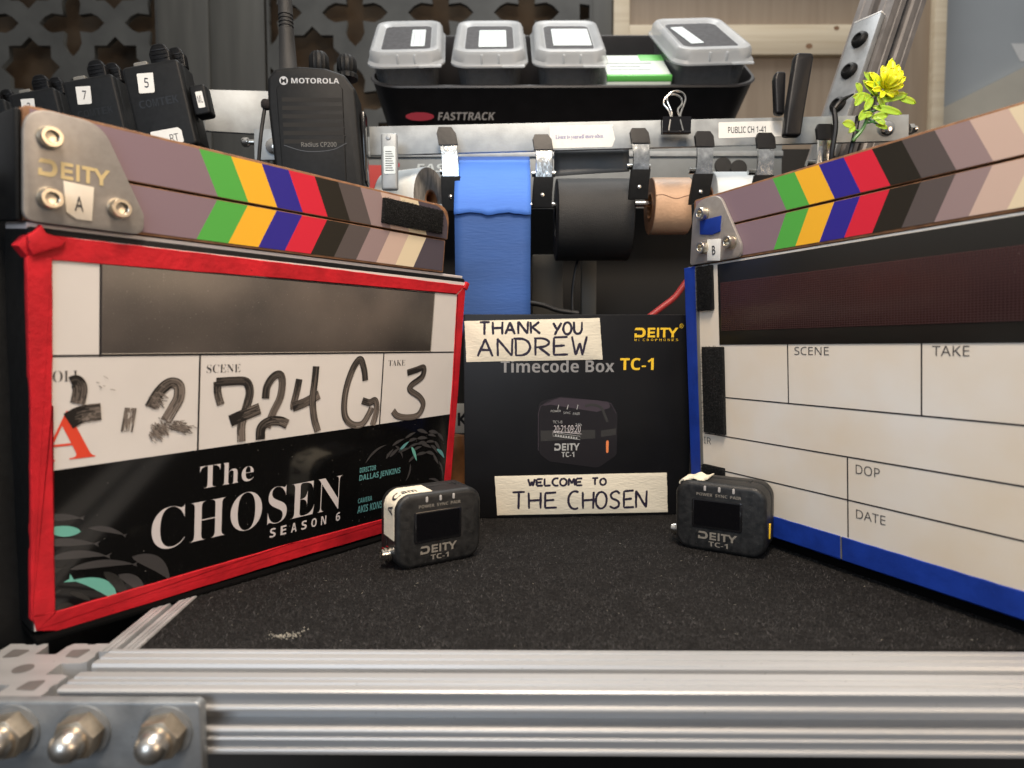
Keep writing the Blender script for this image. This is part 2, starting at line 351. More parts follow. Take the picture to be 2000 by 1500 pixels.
def written(mb, T, word, x0, y0, x1, y1, wd, z, m, y0b=None, y1b=None, gap=.28):
    """hand lettering between x0..x1; the far end may sit at other heights (y0b..y1b)"""
    y0b = y0 if y0b is None else y0b; y1b = y1 if y1b is None else y1b
    n = len(word); cw = (x1-x0)/(n+(n-1)*gap); rnd = random.Random(word)
    for i, ch in enumerate(word):
        X = x0+i*cw*(1+gap)
        if ch not in PEN: continue
        t = (X-x0)/(x1-x0); a = y0+(y0b-y0)*t; b = y1+(y1b-y1)*t; jx = rnd.uniform(-.06, .06)*cw; jh = rnd.uniform(-.05, .05)*(b-a)
        for k, st in enumerate(PEN[ch]):
            pts = [(X+p[0]*cw+jx+rnd.uniform(-.012, .012)*cw, a+p[1]*(b-a+jh)) for p in st]
            if len(pts) == 2: pts = [tuple(Vector(pts[0]).lerp(Vector(pts[1]), q/6)) for q in range(7)]; pts = [(p[0]+rnd.uniform(-1, 1)*wd*.06, p[1]) for p in pts]
            ww = [wd*rnd.uniform(.86, 1.12) for _ in pts]; ww[0] *= .8; ww[-1] *= .75
            mb.ribbon(T, pts, ww, z+k*wd*.02, m)
def deity(mb, T, box, z, m, skip=0):
    """the five wide letters, drawn as shapes"""
    x0, y0, x1, y1 = box; W = (x1-x0)/100; H = (y1-y0)/24
    def q(pts, dz=0):
        mb.poly(T, [(x0+a*W, y0+b*H) for a, b in pts], z+dz, m)
    if not skip:
        outer = [(0, 24), (16, 24)]+[(16+9*sin(t), 12+12*cos(t)) for t in [pi*k/10 for k in range(1, 10)]]+[(16, 0), (0, 0), (0, 6), (15, 6)]+[(15+4*sin(t), 12-6*cos(t)) for t in [pi*k/8 for k in range(1, 8)]]+[(15, 18), (0, 18)]
        # split so that every face is simple
        q([(0, 18), (15, 18), (16, 24), (3, 24)]); q([(0, 0), (16, 0), (15, 6), (5, 6), (5, 10), (0, 10)])
        A = [(15+4*sin(pi*k/8), 12-6*cos(pi*k/8)) for k in range(9)]; B = [(16+9.5*sin(pi*k/8), 12-12*cos(pi*k/8)) for k in range(9)]
        for k in range(8): q([A[k], B[k], B[k+1], A[k+1]])
        q([(30, 0), (47, 0), (47, 5), (35, 5), (35, 9.6), (46, 9.6), (46, 14.4), (35, 14.4), (35, 19), (47, 19), (47, 24), (30, 24)])
        q([(51, 0), (56, 0), (56, 24), (51, 24)])
        q([(59, 19), (65, 19), (65, 0), (70.5, 0), (70.5, 19), (77, 19), (77, 24), (59, 24)])
    q([(75, 24), (81, 24), (87, 14.5), (94, 24), (100, 24), (90, 9), (90, 0), (84.5, 0), (84.5, 9)])
# ================================================================== structure
g = MB(); g.box(I4, (-.150, .2405, TZ-.02), (.75, .64, TZ), 'carpet')
ws = struct(g.build('work_surface'))
def pile():
    import numpy as np
    rs = np.random.RandomState(2); n = 150000
    x = rs.uniform(-.15, .42, n); y = .2415+(.235)*rs.rand(n)**1.25
    a = rs.uniform(0, 2*pi, n); l = rs.uniform(.0006, .0020, n); h = rs.uniform(.0002, .0012, n); w_ = rs.uniform(.00007, .00017, n)
    dx, dy = np.cos(a), np.sin(a); v = np.empty((n, 3, 3)); z = np.full(n, TZ-.0001)
    v[:, 0] = np.stack([x-dy*w_, y+dx*w_, z], 1); v[:, 1] = np.stack([x+dy*w_, y-dx*w_, z], 1); v[:, 2] = np.stack([x+dx*l, y+dy*l, z+h], 1)
    v = v.reshape(-1, 3)-np.array(ws.location); me = bpy.data.meshes.new('carpet_pile'); me.vertices.add(n*3); me.loops.add(n*3); me.polygons.add(n)
    me.vertices.foreach_set('co', v.ravel()); me.loops.foreach_set('vertex_index', np.arange(n*3)); me.polygons.foreach_set('loop_start', np.arange(n)*3)
    me.materials.append(M['fibre']); me.materials.append(M['fibre2'])
    me.polygons.foreach_set('material_index', (rs.rand(n) < .05).astype('i')); me.update()
    o = bpy.data.objects.new('carpet_pile', me); COL.objects.link(o); o.parent = ws; o['kind'] = 'stuff'
pile()
g = MB(); g.box(I4, (-3, -.5, -.40), (3, 4, -.38), 'dark'); struct(g.build('floor'))
# back walls, 1.5 m away; local units: px of the picture at that depth
BW = G(0, 0, 1.5)
def WX(x): return x
g = MB(); g.box(BW, (1160, -420, -30), (1790, 200, -8), 'ply')
for x0, x1, y0, y1 in ((1160, 1190, -420, 200), (1190, 1680, -107, -52), (1190, 1680, 40, 90), (1766, 1788, -420, 200)):
    g.box(BW, (x0, y0, -8), (x1, y1, 8), 'pine', 1)
for x, y, r in ((1529, -92, 5), (1580, -59, 4), (1300, -70, 3)):
    g.poly(BW, [(x+r*1.3*cos(a*pi/6), y+r*sin(a*pi/6)) for a in range(12)], 8.3, 'knot')
struct(g.build('plywood_wall'))
g = MB(); g.box(BW, (1788, -600, -60), (2500, 300, -40), 'wallgrey')
g.poly(BW, [(1946, 0-66), (1984, -66), (1984, -100), (1966, -100)], -39.6, 'alu_bright')
struct(g.build('grey_wall'))
g = MB(); g.prism(BW, [(1790, -203), (2500, 150), (2500, -700), (1790, -700)], -38, -25, 'wallbeige')  # edge of light and shade on the wall, put in as a beige panel
tag(g.build('lit_wall_panel'), 'lit area of the grey wall on the right, put in as a beige sloping panel', 'light patch')
g = MB(); g.box(BW, (-900, -500, -70), (1170, 300, -60), 'behind'); struct(g.build('dark_backdrop'))
# lattice screens with pierced stars and crosses
def pierced(name, x0, x1, y0, y1, crosses, label, P=162):
    c = bpy.data.curves.new('cut', 'CURVE'); c.dimensions = '2D'; c.fill_mode = 'BOTH'; c.extrude = .006
    K = 1.5/FPX
    def spl(pts):
        s = c.splines.new('POLY'); s.points.add(len(pts)-1); s.use_cyclic_u = True
        for i, p in enumerate(pts): s.points[i].co = (p[0]*K, p[1]*K, 0, 1)
    spl([(x0, y0), (x1, y0), (x1, y1), (x0, y1)])
    def clip(cx, cy, r): return x0+4 < cx-r and cx+r < x1-4 and y0+4 < cy-r and cy+r < y1-4
    cx0, cy0 = crosses
    for i in range(-9, 10):
        for j in range(-5, 4):
            cx, cy = cx0+i*P, cy0+j*P
            a, b = 62, 15       # cross: arm length, half width
            cr = []
            for k in range(4):
                t = k*pi/2; R = lambda x, y: (cx+x*cos(t)-y*sin(t), cy+x*sin(t)+y*cos(t))
                cr += [R(b, -b), R(b+22, -b-3), R(a-12, -b+3), R(a, 0), R(a-12, b-3), R(b+22, b+3)]
            if clip(cx, cy, a): spl(cr)
            else:
                h = [(max(x0+5, min(x1-5, p[0])), max(y0+5, min(y1-5, p[1]))) for p in cr]
                ar = max(p[0] for p in h)-min(p[0] for p in h), max(p[1] for p in h)-min(p[1] for p in h)
                if min(ar) > 18 and x0 < cx < x1: spl(h)
                elif min(ar) > 18: 
                    xs = min(p[0] for p in h), max(p[0] for p in h); spl([(xs[0], cy-b), (xs[1]-(0 if cx > x1 else 14), cy-b+2), (xs[1], cy), (xs[1]-(0 if cx > x1 else 14), cy+b-2), (xs[0], cy+b)])
            sx, sy = cx+P/2, cy-P/2
            st = []
            for k in range(16):
                rr = 56 if k % 2 == 0 else 43; st.append((sx+rr*cos(k*pi/8), sy+rr*sin(k*pi/8)))
            if clip(sx, sy, 56): spl(st)
    o = bpy.data.objects.new('cut', c); COL.objects.link(o); bpy.context.view_layer.update()
    me = bpy.data.meshes.new_from_object(o.evaluated_get(bpy.context.evaluated_depsgraph_get())); bpy.data.objects.remove(o)
    R = BW.copy(); R = BW @ Matrix.Scale(1/K, 4)
    root = thing(name, label, 'screen', BW @ Vector(((x0+x1)/2, y0, 0)), 'pierced screens behind the cart')
    me.transform(root.matrix_world.inverted() @ R); me.materials.clear(); me.materials.append(M['lattice']); me.name = 'pierced_board'
    b = bpy.data.objects.new('pierced_board', me); COL.objects.link(b); b.parent = root
    return root
r1 = pierced('lattice_screen', -500, 300, -420, 200, (137, -45), 'dark lattice screen with pierced stars, behind the pocket receivers')
g = MB(); g.box(BW, (300, -430, -6), (396, 200, 8), 'stile', 2); g.build('frame_board', r1)
r2 = pierced('lattice_screen', 505, 1120, -420, 200, (672, -27), 'dark lattice screen behind the two-way radio and the lidded tubs')
g = MB(); g.box(BW, (396, -430, -8), (500, 200, 4), 'stile', 2); g.build('frame_board', r2); g = MB(); g.box(BW, (1120, -430, -8), (1158, 200, 4), 'stile', 2); g.build('frame_board', r2)
# ================================================================== the cart
cart = thing('equipment_cart', 'silver aluminium extrusion cart frame around the black carpeted top', 'cart', (0, .22, -.16))
R0 = Matrix.Translation((0, 0, 0)) @ Matrix.Rotation(-.012, 4, 'Z')
def rail_profile():
    # (depth towards the back, height) around the section, front face towards -y
    def ridge(h1, h0, d=.0011):          # a front rib between heights h0 (top) and h1: bevelled upper lip
        return [(d, h1), (0, h1+.0002), (0, h0-.0009), (.0003, h0-.0004), (d, h0)]
    P = [(.0012, -.0224)]+ridge(-.0224, -.0203)+ridge(-.0177, -.0162)+ridge(-.0149, -.0132)+[(.0070, -.0132), (.0070, -.0074)]+ridge(-.0074, -.0055)+[(.0011, -.0050), (.0011, -.0014), (0, -.0012), (0, -.0006), (.0007, 0),
         (.0036, 0), (.0039, -.0007), (.0048, -.0007), (.0051, 0), (.0072, 0), (.0075, -.0007), (.0082, -.0007), (.0085, 0), (.0122, 0), (.0126, -.0016), (.0126, -.0075), (.0176, -.0075), (.0176, -.0012), (.0182, 0), (.0214, 0), (.0217, -.0007), (.0224, -.0007), (.0227, 0), (.0262, 0), (.0265, -.0006), (.0272, -.0006), (.0275, 0), (.0296, 0), (.0300, -.0005), (.0300, -.0224)]
    return P
def tslot(mb, T, L0, L1, S, m):
    h = S/2; s = S*.10; d = S*.22; P = []
    for k in range(4):
        c, n_ = cos(k*pi/2), sin(k*pi/2); R = lambda x, y: (x*c-y*n_, x*n_+y*c)
        P += [R(h, -h), R(h, -h+S*.14), R(h-S*.02, -h+S*.16), R(h-S*.02, -h+S*.22), R(h, -h+S*.24), R(h, -s-S*.03), R(h-S*.06, -s), R(h-d, -s), R(h-d, s), R(h-S*.06, s), R(h, s+S*.03), R(h, h-S*.24), R(h-S*.02, h-S*.22), R(h-S*.02, h-S*.16), R(h, h-S*.14)]
    n = len(P); vs = [T @ Vector((x, L, z)) for L in (L0, L1) for x, z in P]
    mb.add(vs, [[i, n+i, n+(i+1) % n, (i+1) % n] for i in range(n)]+[list(range(n)), list(range(2*n-1, n-1, -1))], m)
def rail(T, L0, L1, mb, m='alu'):
    P = rail_profile(); n = len(P)
    vs = [T @ Vector((L, d, h)) for L in (L0, L1) for d, h in P]
    fs = [[i, (i+1) % n, n+(i+1) % n, n+i] for i in range(n)]
    mb.add(vs, fs+[list(range(n)), list(range(2*n-1, n-1, -1))], m)
g = MB(); rail(R0 @ Matrix.Translation((0, .2095, TZ+.0012)), -.1575, .62, g); g.build('front_rail', cart, 20)
g = MB(); T = Matrix.Translation((-.1455, .2405, TZ+.0008)) @ Matrix.Rotation(pi/2+.06, 4, 'Z') @ Matrix.Diagonal((1, .45, 1, 1)); rail(T, 0, .26, g); g.build('side_rail', cart, 20)
# corner post seen from above: a hollow square section
g = MB()
CP = Matrix.Translation((-.1800, .2290, 0)) @ Matrix.Rotation(pi/2, 4, 'X')
tslot(g, CP, -.38, TZ-.0005, .040, 'alu')
CT0 = Matrix.Translation((-.1800, .2290, TZ-.0005))
g.prism(CT0, [(.0034*cos(a*pi/10), .0034*sin(a*pi/10)) for a in range(20)], 0, .0002, 'post')
for k in range(4):
    g.prism(CT0 @ Matrix.Rotation(k*pi/2+pi/4, 4, 'Z'), rpoly([(.0160, -.0045), (.0215, 0), (.0160, .0045), (.0128, 0)], .001), 0, .0002, 'post')
g.build('corner_post', cart)
# corner plate with three nuts
g = MB(); PY = .2052
PP = frame(Vector((-.1700, PY, TZ-.0002)), Vector((1, -.012, 0)).normalized(), Vector((0, 0, 1)), Vector((-.012, -1, 0)).normalized())
g.prism(PP, rpoly([(-.11, -.0275), (.0672, -.0275), (.0672, .0008), (-.11, .0008)], [.0, .003, .0022, .0]), -.0035, 0, 'alu_dark', .0008, 3)
plate = g.build('corner_plate', cart)
for x in (1, 140, 300):
    P = PP.inverted() @ at(x+28, 1425, PY); T = PP @ Matrix.Translation((P.x, P.y, 0))
    g = MB(); g.lathe(T, [(.0086, 0), (.0086, .0008), (.0035, .0008)], 'alu_dark', 28)
    g.prism(T, hexagon(.0072, .2), .0008, .0066, 'brass', .0006, 2); nut = g.build('hex_nut', plate)
    g = MB(); g.lathe(T, [(.0051, .0065), (.0051, .0090)]+[(.0050*cos(a*pi/16), .0090+.0046*sin(a*pi/16)) for a in range(0, 9)], 'capsteel', 28); g.build('domed_cap', nut)
# rear panel, upright post, hanger bar
g = MB(); g.box(I4, (-.14, .66, -.40), (.42, .675, .20), 'dark'); g.build('back_panel', cart)
HB = .500
g = MB(); T = G(1240, 262, HB, roll=1.3)
g.prism(T, [(-508, -27), (524, -25), (524, 24), (-508, 27)], -8, 0, 'alu_flat', .8)
# stickers and their print
g2 = MB(); g2.prism(T, rpoly([(-163, -23), (-44, -23), (-38, -8), (-43, 14), (-40, 19), (-163, 20)], 2), 0, .5, 'label')
g2.text(T, serif('Listen to yourself more often.'), (-152, -8, -60, 2), .9, 's_bl', -.01)
g3 = MB(); g3.prism(T, rpoly([(160, -12), (282, -11), (282, 18), (160, 18)], 2), 0, .5, 'label'); g3.text(T, 'PUBLIC CH 1-41', (178, -3, 250, 9), .9, 'pen2', .012, fb=False)
hb = g.build('hanger_bar', cart); o = g2.build('sticker', hb); o['label'] = 'torn pale sticker with blue words'; o = g3.build('sticker', hb); o['label'] = 'clean white sticker reading PUBLIC CH 1-41'
g = MB(); g.lathe(T @ Matrix.Translation((481, -2, 0)), [(15, 0), (15, 2), (14, 5), (11, 8), (6, 9.5), (0.01, 10)], 'steel', 24); g.build('bolt_head', hb)
g = MB(); g.prism(T @ Matrix.Translation((527, -2, -6)) @ Matrix.Rotation(pi/2, 4, 'Y'), hexagon(10), 0, 9, 'steel', 1); g.lathe(T @ Matrix.Translation((536, -2, -6)), [(6, 0), (6, 6), (3, 8)], 'steel', 16, 'x'); g.build('bolt_end', hb)
# left bar piece and bracket behind the radio
g = MB(); T = G(475, 215, .56, yaw=24); g.prism(T, [(-75, -48), (70, -38), (70, 46), (-75, 27)], -8, 0, 'alu_flat', .8); lb = g.build('side_bar', cart)
g = MB(); a0, a1 = at(395, 232, .545), at(-70, 262, .735); dd = (a1-a0).normalized(); g.box(frame(a0, dd, Vector((0, 0, 1)), dd.cross(Vector((0, 0, 1)))), (0, -.020, -.003), ((a1-a0).length, .012, .003), 'alu_flat', .0005); g.build('hanging_bar', cart)
g = MB(); T = G(525, 285, .52); g.prism(T, [(-28, -26), (40, -26), (40, 32), (-28, 32)], -6, 0, 'alu_flat', .8)
g.lathe(T @ Matrix.Translation((10, -1, 0)), [(16, 0), (15, 4), (9, 7), (.01, 8)], 'steel', 20); g.lathe(T @ Matrix.Translation((-52, 8, -4)), [(7, 0), (9, 3), (9, 12), (5, 14), (5, 24)], 'steel', 12, 'x'); g.build('bracket', cart)
# pale storage rail with its print
g = MB(); T = G(1100, 330, .60)
g.box(T, (-380, -75, -10), (420, 62, 0), 'rail2', 2)
g.box(T, (-380, 22, 0), (420, 32, 5), 'alu_flat', 1)
g.text(T, 'FAST', (-282, -6, -212, 10), .8, 'faintprint', 0, .2, fb=True)
g.rect(T, -372, -46, -325, 8, .6, 'canlabel'); g.poly(T, [(-322+9*cos(a*pi/6), 8+6*sin(a*pi/6)) for a in range(12)], .7, 'redp')
sr = g.build('storage_rail', cart)
for x, y in ((306, 5), (336, 0)):
    g = MB(); g.lathe(T @ Matrix.Translation((x, y, 0)), [(16, 0), (16, 3), (15, 4), (.01, 4.2)], 'gaff', 24); g.build('round_pad', sr)
# upright post and its side plate
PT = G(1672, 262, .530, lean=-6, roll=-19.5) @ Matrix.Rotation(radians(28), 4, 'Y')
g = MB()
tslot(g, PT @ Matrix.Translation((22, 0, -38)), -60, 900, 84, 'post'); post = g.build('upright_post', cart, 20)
g = MB(); g.box(PT, (-34, -60, -62), (-22, 236, -4), 'alu_dark', 1.2); g.box(PT, (-34.2, 236, -62), (-21.8, 239, -4), 'alu_bright', .6)
sp_ = g.build('side_plate', cart)
g = MB(); g.box(PT, (66, -60, -70), (74, 232, -10), 'alu_flat', 1.2); g.box(PT, (65.8, 232, -70), (74.2, 235, -10), 'alu_bright', .6); g.build('side_plate', cart)
for y in (188, 122, 50):
    g = MB(); g.lathe(PT @ Matrix.Translation((-34, y, -32)) @ Matrix.Rotation(pi, 4, 'Z'), [(16, 0), (16, 3), (14, 8), (9, 11), (8, 11), (6, 7), (.01, 7)], 'blk', 24, 'x'); g.build('button_bolt', sp_)
# ================================================================== clapperboards
def slate_frame(o, yaw, lean, left):
    o = Vector(o); a = Vector((sin(yaw), cos(yaw), 0)) if left else Vector((sin(-yaw), -cos(yaw), 0))
    n = Vector((a.y, -a.x, 0)); up = Vector((0, 0, 1))*cos(lean)+n*sin(lean); return frame(o, a, up, a.cross(up))
SL = slate_frame((-.1789, .2323, .0674), .6784, .1159, True)
SR = slate_frame((.1149, .4164, .0730), -.4515, .0542, False)
def uv(T, px, py, wz=0):
    I = T.inverted(); d = I.to_3x3() @ ray(px, py); o = I @ Vector((0, 0, 0)); t = (wz-o.z)/d.z; p = o+d*t; return (p.x, p.y)
UB = [.0667, .0811, .0958, .1098, .1244, .1385, .1528, .1666, .1806, .1946]
SM = ['s_gp', 's_gr', 's_ye', 's_bl', 's_re', 's_bk', 's_g1', 's_g2', 's_be', 's_cr', 's_dk']
def fuzz(mb, T, x0, y0, x1, y1, z, n, L, m='velcro'):
    vs = []; fs = []
    for i in range(n):
        x, y = random.uniform(x0, x1), random.uniform(y0, y1); a = random.uniform(0, 2*pi); l = L*random.uniform(.5, 1.3); wdt = .00012
        dx, dy = cos(a), sin(a); b = len(vs)
        vs += [T @ Vector((x-dy*wdt, y+dx*wdt, z)), T @ Vector((x+dy*wdt, y-dx*wdt, z)), T @ Vector((x+dx*l*.7, y+dy*l*.7, z+l))]; fs.append([b, b+1, b+2])
    mb.add(vs, fs, m)
def clapper(T, label, left, ue0, ue1):
    base = T @ Vector((.12, -.1827, -.01)); base.z = TZ
    root = thing('clapperboard', label, 'clapperboard', base, 'clapperboards facing each other')
    g = MB(); g.box(T, (ue0+.0005, -.1822, -.030), (ue1-.0005, -.0225, 0), 'blk', .0012)
    g.box(T, (ue0+.0005, -.0235, -.028), (ue1-.002, -.0210, -.0012), 'offwhite' if left else 'label', .0003)
    g.build('body', root)
    # black base down to the carpet, standing in for the shadow band
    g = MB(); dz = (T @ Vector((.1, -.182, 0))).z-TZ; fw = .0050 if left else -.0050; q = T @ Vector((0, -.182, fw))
    g.box(T, (ue0+.001, -.182-dz-.0006*0, -.026), (ue1-.001, -.1826 if not left else -.1834, fw), 'deep', .0006); g.build('shadow_base', root)
    g = MB(); g.box(T, (.0015 if left else .0005, -.0212, -.030), (.0039, .0188, -.0004), 'blk', .0012); g.build('stick_end_shade', root)  # black cap added over the stick ends to show them in shade
    # sticks
    for nm, v0, v1, sgn in (('lower_stick', -.0205, -.0007, -1), ('upper_stick', .0001, .0202, 1)):
        ut = (.2215 if sgn > 0 else .2197) if left else .235
        g = MB(); ol = [(.004, v0), (ut, v0), (ut, v1), (.004, v1)]
        g.prism(T, rpoly(ol, [0, .0008, .013 if sgn > 0 else .0008, .002]), -.012, -.0002, 'wood', .0004)
        # colour panel inset from the wooden edge, split into slanted bands
        e0 = v0+(.0011 if sgn < 0 else .0004); e1 = v1-(.0004 if sgn < 0 else .0011)
        lean_ = .0089/.0187
        gapv = 0
        def ub(i, v): return (UB[i] if i < 10 else ut)+.0089-abs(v-gapv)*lean_
        g.z = 0
        lim = ut-.0012
        for i, cm in enumerate(SM):
            if i > 10 or (not left and i == 10): continue
            a0 = .006 if i == 0 else None
            q = [((a0 if a0 is not None else ub(i-1, e0)), e0), (ub(i, e0) if i < 10 else lim, e0), (ub(i, e1) if i < 10 else lim, e1), ((a0 if a0 is not None else ub(i-1, e1)), e1)]
            if not left and i == 9: q[1] = (lim, e0); q[2] = (lim, e1)
            if i == 10 and sgn > 0: q = [q[0], q[1]]+[(lim-.0125+.0125*cos(t*pi/16), e1-.0125+.0125*sin(t*pi/16)) for t in range(0, 9)]+[q[3]]
            g.poly(T, q, .00012, cm)
        g.build(nm, root)
    # hinge plate with its three socket screws
    g = MB()
    pl = [(.0032, -.0208), (.0440, -.0208), (.0440, -.0125), (.0285, .0192), (.0035, .0197)] if left else [(.0012, -.0205), (.0442, -.0205), (.0446, -.0130), (.0285, .0190), (.0062, .0185)]
    pl = rpoly(pl, [.0035, .004, .005, .010, .0085] if left else [.002, .004, .006, .010, .012])
    g.prism(T, pl, .0004, .0024, 'plate', .0005, 2); 
    Zp = .0026
    if left: deity(g, T, uv(T, 70, 352, Zp)+uv(T, 210, 318, Zp) if 0 else (.0078, -.0038, .0312, .0023), Zp, 'goldprint')
    else: deity(g, T, (.0080, -.0022, .0325, .0028), Zp, 'silver', 1)
    hp = g.build('hinge_plate', root)
    for c in ([(102, 267), (102, 387), (238, 407)] if left else [(1367, 417), (1368, 484), (1420, 473)]):
        x, y = uv(T, *c, .0060); B = T @ Matrix.Translation((x, y, .0024))
        g = MB(); g.lathe(B, [(.0042, 0), (.0042, .0003), (.0038, .0004), (.0038, .0036), (.0034, .0043), (.0023, .0043), (.0021, .0041), (.0020, .0018), (.0001, .0016)], 'screwsteel', 24); g.build('socket_screw', hp)
    g = MB()
    if left:
        q = [uv(T, *p, .003) for p in [(124, 353), (184, 366), (180, 432), (150, 428), (130, 414)]]; g.prism(T, q, .0025, .0030, 'labelw', .0001)
        g.text(T, 'A', uv(T, 146, 411, .0031)+uv(T, 163, 385, .0031), .0032, 'pen2')
    else:
        q = [uv(T, *p, .003) for p in [(1381, 468), (1407, 466), (1405, 509), (1381, 509)]]; g.prism(T, q, .0025, .0030, 'label', .0001)
        g.text(T, 'B', uv(T, 1391, 498, .0031)+uv(T, 1397, 479, .0031), .0032, 'pen2', .01)
        q = [uv(T, *p, .003) for p in [(1367, 431), (1408, 421), (1406, 452), (1390, 459), (1367, 458)]]
    g.build('letter_label', hp)
    if not left:
        g = MB(); g.prism(T, q, .0025, .0031, 'blue', .0001); g.build('tape_patch', hp)
    return root
rl = clapper(SL, 'clapperboard framed in red tape with handwritten 724G', True, .0045, .2405)
rr = clapper(SR, 'blank clapperboard edged in blue tape and marked B', False, -.0050, .2420)
# ---- left face board
T = SL; g = MB(); Z1, Z2, Z3, Z4 = .0004, .00055, .0007, .00085
g.box(T, (.0060, -.1815, -.001), (.2395, -.0250, Z1), 'white')
VL, VB = -.0706, -.1152
g.rect(T, .0100, VL-.0004, .2365, VL+.0004, Z2, 'line')
g.rect(T, .0284, -.0712, .0291, -.0336, Z2, 'line')
g.rect(T, .0686, VB-.001, .0694, VL, Z2, 'line'); g.rect(T, .1752, VB, .1760, VL, Z2, 'line')
film = [(.0100, -.1800), (.2365, -.1800), (.2365, -.1120), (.0100, -.1162)]
g.poly(T, film, Z2, 'film')
g.text(T, serif('ROLL'), (.0090, -.0808, .0222, -.0764), Z2, 'ink', -.014)
g.text(T, serif('SCENE'), (.0722, -.0792, .0884, -.0753), Z2, 'ink', -.014); g.text(T, serif('TAKE'), (.1795, -.0784, .1926, -.0750), Z2, 'ink', -.014)
g.text(T, serif('A'), (.0075, -.1124, .0272, -.0925), Z2, 'redink', -.005)
g.text(T, serif('The'), (.0703, -.1342, .0970, -.1232), Z3, 'offwhite', -.012); 
g.text(T, serif('CHOSEN'), (.0494, -.1598, .1513, -.1398), Z3, 'offwhite', -.014)
for i, ch in enumerate('SEASON'):
    g.text(T, ch, (.1072+i*.0062, -.1669, .1072+i*.0062+.0033, -.1619), Z3, 'offwhite', fb=True)
g.text(T, '6', (.1480, -.1669, .1508, -.1619), Z3, 'offwhite', fb=True)
g.text(T, 'DIRECTOR', (.1630, -.1409, .1750, -.1378), Z3, 'teal2', fb=True); g.text(T, 'DALLAS JENKINS', (.1630, -.1467, .1943, -.1422), Z3, 'teal2', fb=True)
g.text(T, 'CAMERA', (.1630, -.1594, .1733, -.1564), Z3, 'teal2', fb=True); g.text(T, 'AKIS KONSTANTAKOPOULOS', (.1630, -.1655, .2120, -.1610), Z3, 'teal2', fb=True)
def fish(mb, p0, p1, wd, m, bend=0, tail=True, z=Z3):
    """a leaf shaped fish, nose at p0 and tail at p1"""
    a = Vector(p0); b = Vector(p1); d = b-a; q = Vector((-d.y, d.x)); n = 12; up = []; lo = []
    for k in range(n+1):
        t = k/n; c = a+d*t+q*bend*4*t*(1-t); h = wd/2*(sin(pi*t**.8))**.85; nn = q.normalized(); up.append(c+nn*h); lo.append(c-nn*h)
    pts = up+lo[::-1][1:-1]; mb.poly(T, [tuple(p) for p in pts], z, m)
    if tail:
        e = b; nn = q.normalized(); dd = d.normalized(); L = wd*.5
        mb.poly(T, [tuple(e-dd*L*.5), tuple(e+dd*L+nn*L*.75), tuple(e+dd*L*.55), tuple(e+dd*L-nn*L*.75)], z+.00002, m)
def F5(zx, zy): return uv(T, zx/3.571, 900+zy/3.571)     # from an enlarged view of the lower left corner
for (a, b, wd, m, bd) in [((300, 395), (560, 395), 50, 'film_grey', .02), ((560, 490), (300, 470), 75, 'teal', .03), ((610, 465), (860, 515), 40, 'film_grey', .06), ((250, 575), (660, 575), 58, 'film_grey', .03),
    ((330, 680), (740, 660), 60, 'film_grey', .06), ((480, 755), (930, 718), 56, 'film_grey', .06), ((810, 960), (500, 830), 85, 'teal', -.12), ((720, 770), (880, 960), 70, 'film_grey2', .06),
    ((820, 790), (1010, 940), 75, 'film_grey', .10), ((915, 665), (1180, 830), 100, 'film_grey', .12), ((340, 775), (440, 740), 30, 'film_grey2', 0), ((480, 910), (640, 985), 36, 'film_grey2', .05), ((380, 1030), (520, 1015), 60, 'film_grey2', .1), ((370, 925), (430, 890), 20, 'film_grey2', 0)]:
    A, B = F5(*a), F5(*b); fish(g, A, B, wd/3.571*.00021, m, bd, True)
rnd = random.Random(3)
cx, cy = F5(0, 0)
Cc = uv(T, 812, 925)                      # the shoal swirls around this point
for ring, (R_, n_) in enumerate(((.0150, 6), (.0195, 8), (.0240, 10), (.0285, 11), (.0325, 10))):
    for k in range(n_):
        t = radians(178-172*(k+.5*(ring % 2))/n_); r_ = R_*(1+rnd.uniform(-.05, .05)); r_y = r_*.82
        p = Vector((Cc[0]+r_*cos(t)*1.05+.004, Cc[1]+r_y*sin(t)+.0005)); tv = Vector((sin(t), -cos(t)*.85)); rad_ = Vector((cos(t), sin(t)))
        dr = (tv+rad_*rnd.uniform(-.5, .1)).normalized(); L = rnd.uniform(.0075, .0110)
        a = p-dr*L/2; b = p+dr*L/2
        top = -.1150+.0042*(max(a.x, b.x)-.0100)/.2265-.0026
        if min(a.y, b.y) < -.1365 and min(a.x, b.x) < .1985: continue
        if max(a.y, b.y) > top or max(a.x, b.x) > .2330: continue
        fish(g, a, b, rnd.uniform(.0017, .0024), 'teal2' if (ring == 3 and k == 3) or (ring == 1 and k == 6) else 'film_grey', rnd.uniform(.02, .10), False)
for a, b in (((712, 905), (755, 868)), ((800, 905), (790, 940)), ((770, 870), (785, 895)), ((855, 900), (862, 935)), ((835, 935), (862, 950))):
    fish(g, uv(T, *a), uv(T, *b), .0015, 'film_grey', .12, False)
fish(g, uv(T, 802, 872), uv(T, 812, 900), .0022, 'teal', .03, False, Z4)
